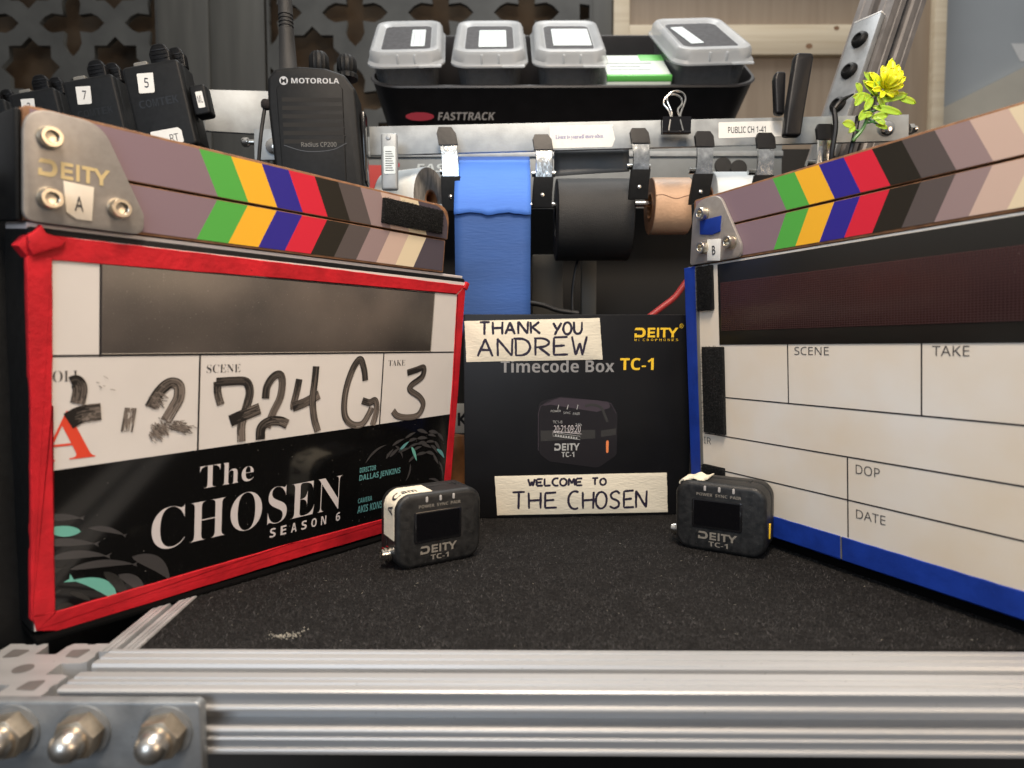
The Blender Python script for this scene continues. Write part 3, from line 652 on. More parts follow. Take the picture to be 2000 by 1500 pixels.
# handwriting in fat marker: parallel bristle streaks
def marker(pts, wd, z=Z3, dens=1.0, key=0, lo=0, hi=1):
    r = random.Random(key); P = smooth([uv(T, *p) for p in pts], 10); n = len(P); N = 13
    for j in range(N):
        o = (j+.5)/N-.5; base = r.random(); ph = r.random()*6; vs = []; seg = []
        for i in range(n):
            a = P[max(i-1, 0)]; b = P[min(i+1, n-1)]; d = (b-a).normalized(); q = Vector((-d.y, d.x))
            seg.append(P[i]+q*o*wd)
        cuts = sorted(r.sample(range(1, n-1), min(4, n-2))); prev = 0
        for c in cuts+[n-1]:
            t = (prev+c)/2/n; dark = dens*(.92-.62*t)+r.uniform(-.30, .26)+(.16 if abs(o) > .4 else -.04)+.22*(base-.5)
            m = 'm1' if dark > .66 else ('m2' if dark > .40 else ('m25' if dark > .2 else 'm3'))
            if dark > -.05+.1*r.random() and c > prev: g.ribbon(T, [tuple(x) for x in seg[prev:c+1]], wd/N*1.05, z+j*1e-6, m)
            prev = c
MW = .0042
marker([(423, 745), (424, 768), (430, 790)], .0036, key=1); marker([(421, 746), (450, 744), (475, 744), (484, 752), (486, 770), (478, 800), (470, 830), (470, 862)], MW, Z3+.00003, key=2)
marker([(448, 822), (470, 812), (506, 797)], .0058, Z3+.00006, 1.25, 3)
marker([(517, 778), (520, 755), (532, 736), (545, 731), (550, 745), (546, 775), (532, 805), (520, 835)], MW*.95, key=4); marker([(507, 858), (509, 835), (524, 823), (545, 822), (560, 828)], .0050, Z3+.00003, 1.1, 5)
marker([(583, 740), (578, 765), (572, 790), (573, 798)], .0038, key=6, dens=.9); marker([(570, 795), (595, 785), (622, 770)], .0050, Z3+.00003, key=7, dens=1); marker([(616, 715), (613, 745), (609, 780), (612, 815), (619, 842)], .0040, Z3+.00006, key=8, dens=.95)
marker([(712, 743), (710, 722), (703, 702), (692, 712), (680, 740), (672, 775), (672, 810), (685, 828), (705, 828), (718, 810), (725, 795)], MW*.95, key=9, dens=.95); marker([(706, 782), (720, 786), (731, 782), (734, 800), (726, 830)], .0040, Z3+.00003, key=10, dens=.85)
marker([(794, 728), (812, 722), (826, 718), (823, 735), (802, 752), (800, 762), (818, 775), (825, 790), (815, 810), (795, 815), (775, 812), (766, 802)], MW*.95, key=11, dens=1.05)
marker([(138, 748), (148, 745), (155, 758), (152, 780), (150, 788)], .0052, key=12, dens=1.1); marker([(132, 822), (160, 808), (196, 803)], .0070, key=13, dens=1.15)
marker([(254, 796), (250, 820), (246, 843)], .0046, key=14, dens=.35)
marker([(292, 795), (310, 765), (330, 748), (347, 752), (348, 775), (335, 800), (322, 822)], .0048, key=15, dens=.75)
def scrub(c, sx, sy, ang, n, key):
    r = random.Random(key); k = r.random()
    for i in range(n):
        x = r.gauss(0, sx); y = r.gauss(0, sy); px = c[0]+x*cos(ang)-y*sin(ang); py = c[1]+x*sin(ang)+y*cos(ang); a = ang+r.gauss(0, .25); L = r.uniform(3, 11)
        g.ribbon(T, [uv(T, px, py), uv(T, px+L*cos(a), py+L*sin(a))], r.uniform(.00018, .00045), Z4+i*1e-7, r.choice(('m25', 'm3', 'm2', 'm3')))
scrub((305, 780), 6, 10, .5, 70, 1); scrub((308, 838), 7, 10, .9, 170, 2); scrub((345, 833), 12, 5, .25, 150, 3); scrub((170, 814), 9, 4, -.2, 60, 4); scrub((200, 748), 18, 8, .2, 6, 5)
g.build('face_board', rl)
g = MB(); u0, u1, v0, v1 = .0292, .2126, -.0700, -.0340
g.box(T, (u0-.0006, v0-.0006, 0), (u1+.0006, v1+.0006, .0006), 'line'); g.box(T, (u0, v0, 0), (u1, v1, .0009), 'win', .0002)
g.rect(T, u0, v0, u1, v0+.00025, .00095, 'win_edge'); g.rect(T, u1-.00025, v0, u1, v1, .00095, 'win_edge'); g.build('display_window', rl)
# red tape round the edge
g = MB(); ra = dict(bev=.0005)
def strip(mb, T, P, z, m, th=.0009):
    r = random.Random(len(P)+int(z*1e5)); Q = []
    for i in range(len(P)):
        a, b = Vector(P[i]), Vector(P[(i+1) % len(P)]); k = max(1, int((b-a).length/.006))
        for q in range(k): p = a.lerp(b, q/k); Q.append((p.x+r.uniform(-1, 1)*.00012, p.y+r.uniform(-1, 1)*.00012))
    mb.prism(T, Q, -.002, z-.0004, m, .0002, 1)
strip(g, T, rpoly([(.0052, -.0250), (.0052, -.0342), (.1, -.0332), (.2325, -.0328), (.2392, -.0270), (.12, -.0256)], .0004), .0014, 'red')
strip(g, T, rpoly([(.0044, -.0335), (.0125, -.0335), (.0122, -.09), (.0128, -.1750), (.0080, -.1790), (.0048, -.1760), (.0052, -.09)], .0004), .0016, 'red')
strip(g, T, rpoly([(.2400, -.0268), (.2407, -.1), (.2403, -.1815), (.2340, -.1800), (.2348, -.1), (.2330, -.0335)], .0004), .0013, 'red')
strip(g, T, rpoly([(.0052, -.1745), (.0128, -.1752), (.12, -.1728), (.2400, -.1732), (.2400, -.1822), (.12, -.1819), (.0135, -.1838), (.0066, -.1810)], .0005), .0018, 'red')
# crumpled tape ends at the corners
cr = [(.0045, -.0262), (.0072, -.0236), (.0086, -.0216), (.0093, -.0224), (.0102, -.0244), (.0165, -.0262), (.0150, -.0290), (.0060, -.0330), (.0046, -.0300)]
g.prism(T, cr, -.006, .0026, 'red', .0007)
g.prism(T, [(.0020, -.0300), (.0046, -.0262), (.0060, -.0300), (.0050, -.0340)], -.008, .0006, 'red', .0005)
g.prism(T, [(.2378, -.0285), (.2405, -.0245), (.2428, -.0255), (.2410, -.0300)], -.004, .0018, 'red', .0004)
g.build('tape_edging', rl)
g = MB(); vx0, vx1, vy0, vy1 = .1680, .2143, .0028, .0165
g.prism(T, rpoly([(vx0, vy0), (vx1, vy0), (vx1, vy1), (vx0, vy1)], .0006), .0001, .0022, 'velcro', .0005); fuzz(g, T, vx0, vy0-.0003, vx1, vy1+.0003, .0018, 2600, .0012); g.build('hook_and_loop_patch', rl)
# ---- right face board
T = SR; g = MB(); W1 = .2400
g.box(T, (-.0020, -.1808, -.001), (W1, -.0222, Z1), 'whiteR')
g.box(T, (.0240, -.0716, 0), (W1-.0002, -.0224, .0008), 'frameR', .0002)
L_ = 'line'
def hl(v, u0, u1, t=.0007): g.rect(T, u0, v-t/2, u1, v+t/2, Z2, L_)
def vl_(u, v0, v1, t=.0007): g.rect(T, u-t/2, v0, u+t/2, v1, Z2+.00002, L_)
hl(-.1041, .009, W1); hl(-.1285, .009, W1); hl(-.1506, .009, W1); vl_(.0750, -.1041, -.0716); vl_(.1474, -.1041, -.0716); vl_(.1105, -.1700, -.1285)
g.text(T, 'SCENE', (.0794, -.0773, .1005, -.0730), Z2, 'ink', -.004, fb=False); g.text(T, 'TAKE', (.1520, -.0771, .1672, -.0727), Z2, 'ink', -.004, fb=False)
g.text(T, 'DOP', (.1150, -.1362, .1276, -.1315), Z2, 'ink', -.004, fb=False); g.text(T, 'DATE', (.1150, -.1588, .1303, -.1543), Z2, 'ink', -.004, fb=False); g.text(T, 'DIR', (.0030, -.1353, .0143, -.1310), Z2, 'ink', -.004, fb=False)
g.text(T, 'ROLL', (.0120, -.0773, .0280, -.0730), Z2, 'ink', -.012)
g.build('face_board', rr)
g = MB(); c = [uv(T, *p) for p in ((1408, 547), (2000, 469), (2000, 626), (1408, 646))]; g.box(T, (.0262, -.0632, .0005), (.2385, -.0338, .0011), 'winR', .0002)
for k in range(26): v = -.0628+k*.00113; g.rect(T, .0265, v, .2380, v+.00022, .00125, 'dotgrid')
for k in range(150): u = .0268+k*.00141; g.rect(T, u, -.0630, u+.00022, -.0340, .00130, 'dotgrid')
g.build('display_window', rr)
g = MB()
strip(g, T, rpoly([(-.0058, -.0215), (.0042, -.0212), (.0050, -.1705), (-.0046, -.1826)], .0004), .0014, 'blue')
strip(g, T, rpoly([(-.0046, -.1826), (.0052, -.1700), (.1062, -.1706), (.1064, -.1828)], .0003), .0016, 'blue')
strip(g, T, rpoly([(.1073, -.1828), (.1071, -.1706), (W1, -.1716), (W1, -.1832)], .0003), .0016, 'blue')
g.box(T, (.1060, -.1822, -.001), (.1074, -.1708, .0010), 'dimsilver')
g.box(T, (.0043, -.1700, 0), (.0068, -.0214, .0010), 'dimsilver', .0003)
g.build('tape_edging', rr)
for q in ((.0072, -.0498, .0205, -.0222), (.0100, -.1275, .0280, -.0728), (.0075, -.1700, .0262, -.1487)):
    g = MB(); g.prism(T, rpoly([(q[0], q[1]), (q[2], q[1]), (q[2], q[3]), (q[0], q[3])], .0008), .0006, .0028, 'velcro', .0006); fuzz(g, T, q[0]-.0003, q[1]-.0005, q[2]+.0004, q[3]+.0004, .0024, 2600, .0013); g.build('hook_and_loop_patch', rr)
# ================================================================== the retail box
bl = atz(908, 1014); br = atz(1344, 1005); bw = (br-bl).length; a = (br-bl).normalized(); n = Vector((a.y, -a.x, 0)); le = radians(3.2)
up = Vector((0, 0, 1))*cos(le)+n*sin(le); K = bw/436; BX = frame(bl, a, up, a.cross(up)) @ Matrix.Scale(K, 4)
box = thing('product_box', 'matt black retail box with paper notes stuck on, between the clapperboards', 'box', bl+a*bw/2)
g = MB(); BH = 389
g.box(BX, (0, 1, -95), (436, BH, 0), 'card', 1.6, 2)
def B(x, y): p = BX.inverted(); o = p @ Vector((0, 0, 0)); d = p.to_3x3() @ ray(x, y); t = -o.z/d.z; q = o+d*t; return (q.x, q.y)
deity(g, BX, B(1239, 659)+B(1325, 640), .4, 'yellow')
for i, ch in enumerate('MICROPHONES'):
    x0, y0 = B(1239+i*8.1, 666); x1, y1 = B(1239+i*8.1+(4.4 if ch not in 'I' else 1.2), 661.5); g.text(BX, ch, (x0, y0, x1, y1), .4, 'yellow', fb=False)
g.text(BX, '®', B(1327, 641)+B(1335, 632), .4, 'yellow')
g.text(BX, 'Timecode Box', B(978, 728)+B(1200, 702), .4, 'silver', fb=True); g.text(BX, 'TC-1', B(1211, 723)+B(1277, 699), .4, 'yellow', fb=True)
# picture of a small timecode unit
def bp(pts): return [B(860+x/3.571, 600+y/3.571) for x, y in pts]
g.poly(BX, rpoly(bp([(683, 660), (840, 622), (1190, 660), (1235, 740), (1230, 1030), (1100, 1120), (760, 1075), (690, 1020)]), [14, 10, 14, 10, 10, 20, 14, 10]), .30, 'art1')
g.poly(BX, rpoly(bp([(700, 690), (830, 630), (1170, 660), (1190, 700), (1090, 730), (770, 680)]), 5), .42, 'art2')
g.poly(BX, bp([(700, 860), (1080, 855), (1080, 915), (700, 935)]), .42, 'art3'); g.poly(BX, bp([(1120, 860), (1225, 845), (1225, 890), (1120, 905)]), .42, 'art3')
g.ribbon(BX, bp([(683, 1000), (683, 740), (700, 690), (760, 655), (840, 632), (1100, 652), (1190, 672), (1225, 740)]), 1.1, .55, 'art2')
g.ribbon(BX, smooth(bp([(1010, 690), (1060, 680), (1120, 700), (1150, 760), (1165, 800)]), 6), 5, .60, 'art3')
for x in (826, 892, 960): g.ribbon(BX, bp([(x, 680), (x-8, 712)]), 1.3, .62, 'greyp')
g.poly(BX, bp([(1155, 940), (1160, 930), (1172, 930), (1174, 940), (1172, 1008), (1164, 1018), (1156, 1010)]), .62, 'orange')
def bt(s, x0, y0, x1, y1, m, off=0, z=.62): a_, b_ = bp([(x0, y1), (x1, y0)]); g.text(BX, s, (*a_, *b_), z, m, 0, fb=off > 0)
bt('POWER', 770, 716, 840, 732, 'greyp'); bt('SYNC', 858, 728, 908, 744, 'greyp'); bt('PAIR', 925, 734, 972, 752, 'greyp')
bt('TC1-8', 785, 790, 850, 810, 'greyp'); bt('24h', 942, 808, 985, 828, 'greyp'); bt('20:21:09:20', 790, 822, 978, 876, 'offwhite', .0)
g.ribbon(BX, bp([(785, 864), (985, 884)]), .9, .7, 'offwhite')
pr = bp([(785, 872), (975, 900), (975, 924), (785, 898)]); g.ribbon(BX, pr+[pr[0]], .8, .72, 'greyp'); bt('PRINTED', 792, 880, 965, 912, 'greyp', .02) if 0 else None
for k in range(9):
    q = bp([(800+k*18, 886+k*2.4), (811+k*18, 887+k*2.4), (811+k*18, 900+k*2.4), (800+k*18, 899+k*2.4)]); g.poly(BX, q, .74, 'greyp')
p0, p1 = bp([(795, 1000), (972, 948)]); deity(g, BX, (*p0, *p1), .62, 'greyp'); bt('TC-1', 845, 1008, 934, 1045, 'greyp', .02)
bx = g.build('carton', box)
def note(corners, name='paper_note'):
    g = MB(); q = [B(*c) for c in corners]; P = []
    for i in range(4):
        a_, b_ = Vector(q[i]), Vector(q[(i+1) % 4]); nn = 14
        for k in range(nn): p = a_.lerp(b_, k/nn); P.append((p.x+random.uniform(-.35, .35)*(1 if i % 2 else .3), p.y+random.uniform(-.3, .3)*(.4 if i % 2 == 0 else 1)))
    g.prism(BX, P, .3, 1.0, 'paper', .15); return g
g = note([(911, 707), (1177, 702), (1171, 621), (907, 627)])
def W_(s, x0, y0, x1, y1, wd, gap=.28, yb=0): wd = wd*1.4; a_ = B(x0, y0); b_ = B(x1, y1); c_ = B(x1, y0+yb); d_ = B(x1, y1+yb); written(g, BX, s, a_[0], a_[1], b_[0], b_[1] if 0 else B(x0, y1)[1], wd, 1.2, 'pen', c_[1], d_[1], gap)
W_('THANK', 938, 654, 1056, 630, 3.2, .30, -3); W_('YOU', 1081, 654, 1136, 630, 3.4, .22, -3)
W_('ANDREW', 934, 696, 1146, 661, 3.2, .24, -3)
o = g.build('paper_note', box); o['label'] = 'cream paper note reading THANK YOU ANDREW'
g = note([(971, 1006), (1304, 1000), (1302, 923), (966, 930)])
W_('WELCOME', 1031, 949, 1138, 935, 2.9, .22, -1); W_('TO', 1156, 947, 1184, 934, 2.8, .4); W_('THE', 1001, 994, 1087, 962, 3.2, .3, -2); W_('CHOSEN', 1110, 994, 1264, 961, 3.2, .24, -3)
o = g.build('paper_note', box); o['label'] = 'cream paper note reading WELCOME TO THE CHOSEN'
# ================================================================== timecode units
def unit(pl, pr_, label, left):
    a = (pr_-pl); a.z = 0; a.normalize(); n = Vector((a.y, -a.x, 0)); c = (pl+pr_)/2; W, H, D = .0505, .0402, .0225
    le = radians(2); up = Vector((0, 0, 1))*cos(le)+n*sin(le)
    T = frame(c-a*W/2, a, up, a.cross(up)); root = thing('timecode_unit', label, 'timecode box', c-n*D/2, 'small timecode units on the carpet')
    g = MB()
    g.prism(T, rrect(0, .0002, W, H, .0085, 8), -.0125, 0, 'blk2', .0028, 5)
    g.prism(T, rrect(.0004, .0004, W-.0004, H-.0002, .0083, 8), -.0140, -.0126, 'blk')
    g.prism(T, rrect(0, .0002, W, H, .0085, 8), -D, -.0141, 'blk2', .0004, 2, .0015)
    g.text(T, 'POWER', (.0125, .0325, .0215, .0342), .0002, 'unitprint', fb=True); g.text(T, 'SYNC', (.0230, .0325, .0297, .0342), .0002, 'unitprint', fb=True); g.text(T, 'PAIR', (.0312, .0325, .0372, .0342), .0002, 'unitprint', fb=True)
    deity(g, T, (.0135, .0074, .0352, .0118), .0002, 'unitprint'); g.text(T, 'TC-1', (.0195, .0036, .0302, .0064), .0002, 'unitprint', fb=True)
    g.build('housing', root)
    g = MB(); g.prism(T, rrect(.0098, .0136, .0378, .0306, .0014, 4), -.001, .0004, 'blkgloss', .0003); g.prism(T, rrect(.0112, .0153, .0365, .0297, .0004, 3), 0, .00055, 'lcd'); g.build('screen', root)
    for x in (.0172, .0252, .0330):
        g = MB(); g.prism(T, rrect(x-.0007, .0353, x+.0007, .0383, .0006, 4), -.003, .00035, 'led', .0003)
        g.build('indicator_light', root)
    g = MB(); C = T @ Matrix.Translation((W-.0108, H-.0105, 0)); g.lathe(C, [(.0088, -.0170), (.0108, -.0166), (.0108, -.0104), (.0088, -.0100)], 'blk', 64, 'z', 1, -.05); g.build('control_dial', root)
    if not left:
        g = MB(); S = T @ Matrix.Translation((W, 0, 0)); g.box(S, (-.0005, .0100, -.0100), (.0007, .0188, -.0078), 'yellow', .0006, 3); g.build('side_switch', root)
    J = T @ Matrix.Translation((0, .0078, -.0095)); g = MB()
    g.lathe(J, [(.0042, 0), (.0042, -.0010), (.0034, -.0012), (.0034, -.0018), (.0037, -.0020), (.0037, -.0034), (.0030, -.0036), (.0030, -.0048), (.0019, -.0048), (.0017, -.0020)], 'steel', 32, 'x', 1, -.04); g.build('threaded_jack', root)
    # paper label wrapped over the corner
    R_ = .0085; L0 = .0155; th = .00025
    def wrap(s, wz, off=0):
        # s: arc length from the left side at height H-R-L0, up, round the corner and along the top
        r = R_+th+off
        if s < L0: return (-th-off, H-R_-L0+s, wz)
        s2 = s-L0; q = pi/2*R_
        if s2 < q: t = s2/R_; return (R_-r*cos(t), H-R_+r*sin(t), wz)
        return (R_+(s2-q), H+th+off, wz)
    s0, s1 = (0, L0+pi/2*R_+.013) if left else (L0+.005, L0+pi/2*R_+.009)
    w0, w1 = (-.0170, -.0028) if left else (-.0190, -.0030)
    g = MB(); vs = []; fs = []; NN = 40
    for i in range(NN+1):
        s = s0+(s1-s0)*i/NN; j = 0 if 0 < i < NN else 0
        rz = 0 if left else .0006+.0007*sin(i*.35); e0 = w0+random.uniform(-.0002, .0002); e1 = w1+random.uniform(-.00015, .00015)-(0 if left else .004*abs(i/NN-.5))
        for wz, of in ((e0, 0), (e1, 0), (e1, -.0008), (e0, -.0008)): vs.append(T @ Vector(wrap(s, wz, of+rz)))
    for i in range(NN):
        for j in range(4): fs.append([i*4+j, i*4+(j+1) % 4, i*4+4+(j+1) % 4, i*4+4+j])
    fs += [[3, 2, 1, 0], [NN*4+j for j in range(4)]]
    g.add(vs, fs, 'paper')
    if left:
        for ch, sa, sb, hh in (('A', .0130, .0180, .0060), ('C', .0205, .0252, .0060), ('am', .0258, .0345, .0044)):
            g.text(T, ch, (sa, 0, sb, hh), 0, 'pen2', fn=lambda x, y, z: wrap(x, -.0046-y, .00015), fb=True)
    o = g.build('paper_label', root)
    return root
unit(atz(772, 1120), atz(941, 1086), 'black timecode unit with a paper label reading A Cam, by the red clapperboard', True)
unit(atz(1322, 1068), atz(1492, 1096), 'black timecode unit with a yellow side switch, by the blue clapperboard', False)
g = MB(); CT = frame(Vector((-.255, .236, -.20)), Vector((.628, .778, 0)), Vector((0, 0, 1)), Vector((.778, -.628, 0)))
g.box(CT, (-.05, 0, -.10), (.16, .262, .026), 'blk', .004, 3); g.box(CT, (-.052, .2625, -.102), (.162, .270, .028), 'blk', .002)
tag(g.build('equipment_case'), 'black case standing behind the red clapperboard at the left edge', 'case')
# crumbs and lint on the carpet
g = MB(); rnd = random.Random(5); c = atz(556, 1243)
for i in range(95):
    t = rnd.gauss(0, 1); p = c+Vector((t*.0032+rnd.gauss(0, .0012), rnd.gauss(0, .0014)+t*t*.0007+.3*t*.0025, 0)); r = rnd.uniform(.0001, .00035)
    q = [(r*cos(k*2*pi/5+i), r*sin(k*2*pi/5+i)*rnd.uniform(.5, 1)) for k in range(5)]; g.prism(Matrix.Translation(p), q, 0, r*1.2, 'debris')
tag(g.build('crumb_pile'), 'pale crumbs scattered on the black carpet near the front rail', 'crumbs'); COL.objects[-1]['kind'] = 'stuff'
g = MB()
for i in range(110):
    p = atz(rnd.uniform(400, 2000), rnd.uniform(1040, 1262)); r = rnd.uniform(.00006, .00018)
    if rnd.random() < .25:
        a0 = rnd.random()*6; g.tube([p+Vector((.0009*cos(a0+k*.5)*rnd.uniform(.6, 1.3), .0009*sin(a0+k*.5), .0004)) for k in range(4)], .00005, 'debris', 5)
    else: g.box(Matrix.Translation(p) @ Matrix.Rotation(rnd.random()*3, 4, 'Z'), (-r, -r*.6, 0), (r, r*.6, r), 'debris')
o = g.build('carpet_lint'); o['kind'] = 'stuff'; o['label'] = 'pale lint and dust specks strewn over the black carpet'; o['category'] = 'lint'
# ================================================================== tape rolls on the rod
RY = .540
rod = MB(); p0, p1 = at(830, 404, RY), at(1500, 396, RY); rod.tube([p0, p1], .0022, 'steel', 14)
tag(rod.build('hanging_rod'), 'thin steel rod carrying the rolls of tape under the bar', 'rod')
def roll(name, x0, x1, yt, yb, label, m, edge, flap=None, Y=RY, core=.45, yaw=0):
    k = Y/FPX; r = (yb-yt)/2*k*.985; Yc = Y+.0; cy = (yt+yb)/2; T = G((x0+x1)/2, cy, Yc, k=1, yaw=yaw); hw = (x1-x0)/2*k*(1-r/Y)
    root = thing(name, label, 'tape roll', T @ Vector((0, -r, 0)), 'tape rolls hanging under the bar')
    g = MB(); g.lathe(T, [(r*core, -hw), (r-.0006, -hw), (r, -hw+.0005), (r, hw-.0005), (r-.0006, hw), (r*core, hw)], m, 64, 'x', cap=False); tape = g.build('tape_winding', root)
    for s_ in (-1, 1):
        g = MB(); g.lathe(T, [(r*core, s_*(hw+.0001)), (r*.6, s_*(hw+.0003)), (r*.8, s_*(hw+.0001)), (r-.0004, s_*(hw+.0002))], edge, 64, 'x', cap=False)
        g.build('tape_side', root)
    g = MB(); g.lathe(T, [(r*core, -hw-.0004), (r*core, hw+.0004), (r*core-.0016, hw+.0004), (r*core-.0016, -hw-.0004), (r*core, -hw-.0004)], 'brown' if m != 'gaff' else 'gaff', 48, 'x', cap=False); g.build('cardboard_core', root)
    return root, T, r, hw
def flapmesh(T, r, hw, m, a0, a1, lift, jag, seed, parent, x_in=0):
    """loose end of the tape lying over the roll from angle a0 to a1 (0 = towards the viewer, up positive)"""
    rn = random.Random(seed); g = MB(); N, Mx = 22, 14; vs = []
    jg = [jag*(.5*sin(j*.9+seed)+.5*rn.uniform(-1, 1)) for j in range(Mx+1)]
    for i in range(N+1):
        for j in range(Mx+1):
            t = i/N; a = radians(a0+(a1-a0)*t+jg[j]*t*t); q = r+.0006+lift*t**3*(1+.12*sin(j*.8))+.00012*sin(j*1.1+i*.35)*t
            x = (-hw+2*hw*j/Mx)*(1.01-x_in*t); vs.append(T @ Vector((x, q*sin(a), q*cos(a))))
    fs = [[i*(Mx+1)+j, i*(Mx+1)+j+1, (i+1)*(Mx+1)+j+1, (i+1)*(Mx+1)+j] for i in range(N) for j in range(Mx)]
    g.add(vs, fs, m); o = g.build('loose_end', parent)
    md = o.modifiers.new('thickness', 'SOLIDIFY'); md.thickness = .0003; md.offset = 0; return o
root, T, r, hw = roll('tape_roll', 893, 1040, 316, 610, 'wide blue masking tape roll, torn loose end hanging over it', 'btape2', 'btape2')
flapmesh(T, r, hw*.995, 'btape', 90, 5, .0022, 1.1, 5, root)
g = MB(); vs = []; NX, NY = 8, 12                                    # strip added over the roll's front so its lower half catches light
for i in range(NY+1):
    for j in range(NX+1):
        t = i/NY; x = -hw*.99+2*hw*.99*j/NX; vs.append(T @ Vector((x, .012-t*(r+.034), r+.0004+.0006*sin(t*7+j*.5)*t)))
g.add(vs, [[i*(NX+1)+j, (i+1)*(NX+1)+j, (i+1)*(NX+1)+j+1, i*(NX+1)+j+1] for i in range(NY) for j in range(NX)], 'btape2'); o = g.build('added_front_strip', root); md = o.modifiers.new('thickness', 'SOLIDIFY'); md.thickness = .0003; md.offset = 0
root, T, r, hw = roll('tape_roll', 1082, 1230, 352, 508, 'wide black gaffer tape roll with a lifted end', 'gaff', 'gaff')
# its loose end is lifted back towards the bar
g = MB(); F = G(1155, 340, .517); vs = []
for i in range(7):
    for j in range(11):
        t = i/6; x = -72+144*j/10; y0 = -6+10*j/10; vs.append(F @ Vector((x, y0+(46-y0)*t, 2*sin(j*.5)*(1-t)+5*(1-t)**2+1)))
g.add(vs, [[i*11+j, i*11+j+1, (i+1)*11+j+1, (i+1)*11+j] for i in range(6) for j in range(10)], 'adhesive'); o = g.build('loose_end', root); md = o.modifiers.new('thickness', 'SOLIDIFY'); md.thickness = .0004
root, T, r, hw = roll('tape_roll', 1268, 1343, 349, 457, 'narrow tan tape roll with a ragged seam', 'tan', 'tancrack', core=.5)
g = MB(); 
pts = []
for j in range(25):
    a = radians(8+3.5*sin(j*.35+.4)-2.5*(j/24)); x = -hw+2*hw*j/24; pts.append(T @ Vector((x, (r+.00005)*sin(a), (r+.00005)*cos(a))))
g.tube(pts, .0003, 'tancrack', 6); g.build('tape_seam', root)
roll('tape_roll', 1385, 1478, 338, 440, 'small white tape roll at the right end of the rod', 'wtape', 'wtape')
roll('tape_roll', 758, 850, 334, 462, 'thick white paper tape roll at the left end of the rod', 'wtape', 'wedge', core=.35, yaw=-24)
# spring clips gripping the bar
def clip(xt, yt, xb, yb, label, wd=37, Y=.492):
    T = G(xt, yt, Y, roll=0); dx, dy = xb-xt, yt-yb; L = -dy
    root = thing('spring_clamp', label, 'clamp', T @ Vector((dx, dy, 0)), 'steel spring clamps along the bar')
    n = 16
    def sh(t): return (dx*t+3.5*sin(t*pi*1.5), dy*t, 6+10*sin(t*pi*.95)-5*t)
    def strap(t0, t1, w_, m, th, nm, out=0):
        g = MB(); vs = []
        for i in range(n+1):
            t = t0+(t1-t0)*i/n; x, y, z = sh(t); ww = w_/2*(1 if not out else (.72+.28*min(1, i/5)))
            vs += [T @ Vector((x-ww, y, z)), T @ Vector((x-ww+1.2, y, z+th)), T @ Vector((x+ww-1.2, y, z+th)), T @ Vector((x+ww, y, z))]
        fs = []
        for i in range(n):
            for j in range(4): fs.append([i*4+j, i*4+(j+1) % 4, i*4+4+(j+1) % 4, i*4+4+j])
        fs += [[3, 2, 1, 0], [n*4+j for j in range(4)]]; g.add(vs, fs, m); return g.build(nm, root, 50)
    strap(.16, .64, wd-5, 'nickel', 3, 'steel_arm'); strap(0, .22, wd, 'vinyl', 6, 'vinyl_tip', 1); strap(.60, 1.0, wd+1, 'blk', 7, 'vinyl_jaw')
    x, y, z = sh(.84); g = MB(); g.lathe(T @ Matrix.Translation((x, y, z+6)), [(4.5, 0), (4, 2), (2, 3.2), (.01, 3.6)], 'steel', 14); g.build('rivet', root)
    x, y, z = sh(.45); g = MB(); g.tube([(x-wd/2-4, y-6, -14), (x+wd/2+4, y-6, -14)], 6, 'nickel', 12, T); g.build('spring_pin', root)
for a_ in ((870, 252, 886, 408, 'spring clamp between the left white roll and the blue tape'), (1057, 266, 1062, 402, 'spring clamp between the blue and the black tape'), (1245, 254, 1250, 386, 'spring clamp between the black and the tan tape'),
           (1371, 260, 1368, 396, 'spring clamp between the tan tape and the right white roll'), (1490, 263, 1484, 398, 'spring clamp just right of the PUBLIC CH sticker'), (1606, 246, 1600, 380, 'spring clamp nearest the upright post')): clip(*a_)
# steel marker with a label, hanging at the bar's left end
g = MB(); T = G(762, 300, .485); root = thing('folding_tool', 'grey steel tool with a small printed label at the left end of the bar', 'tool', T @ Vector((0, -45, 0)))
g.box(T, (-17, -70, -6), (15, 38, 6), 'alu_flat', 5, 3); g.lathe(T @ Matrix.Translation((-2, 28, 6)), [(5, 0), (4, 1.5), (.01, 2)], 'alu_dark', 14); g.build('handle', root)
g = MB(); g.prism(T, rrect(-11, -40, 11, 12, 3), 6, 6.8, 'lidlabel'); 
for k in range(9): g.rect(T, -8, -34+k*4.4, 8-(k % 3)*2, -32.6+k*4.4, 7.1, 'pen2')
g.build('printed_label', root)
# binder clip
T = G(1319, 262, .488); root = thing('binder_clip', 'black binder clip with steel wire handles on top of the bar', 'binder clip', T @ Vector((0, -2, 0)))
g = MB(); g.prism(T @ Matrix.Rotation(pi/2, 4, 'Y') @ Matrix.Translation((0, 0, 0)), [(-9, 0), (-12, 29), (7, 29), (3, 0), (1, 0), (4, 26), (-8, 26), (-6, 0)], -27, 27, 'blkgloss')
g.tube([(-27, 1, 8), (27, 1, 8)], 3, 'blkgloss', 10, T); g.build('clip_body', root)
for dx, top, zz in ((-6, 76, 4), (3, 86, -6)):
    P = smooth([(-14+dx*.3, 2, zz+9), (-9+dx*.5, 30, zz+5), (-10+dx, 44, zz+2), (-18+dx, top-20, zz), (-13+dx, top-8, zz), (0+dx, top-3, zz), (13+dx, top-8, zz), (17+dx, top-20, zz), (9+dx, 44, zz+2), (8+dx*.5, 30, zz+5), (13+dx*.3, 2, zz+9)], 6)
    g = MB(); g.tube(P, 1.7, 'steel', 8, T); g.build('wire_handle', root)
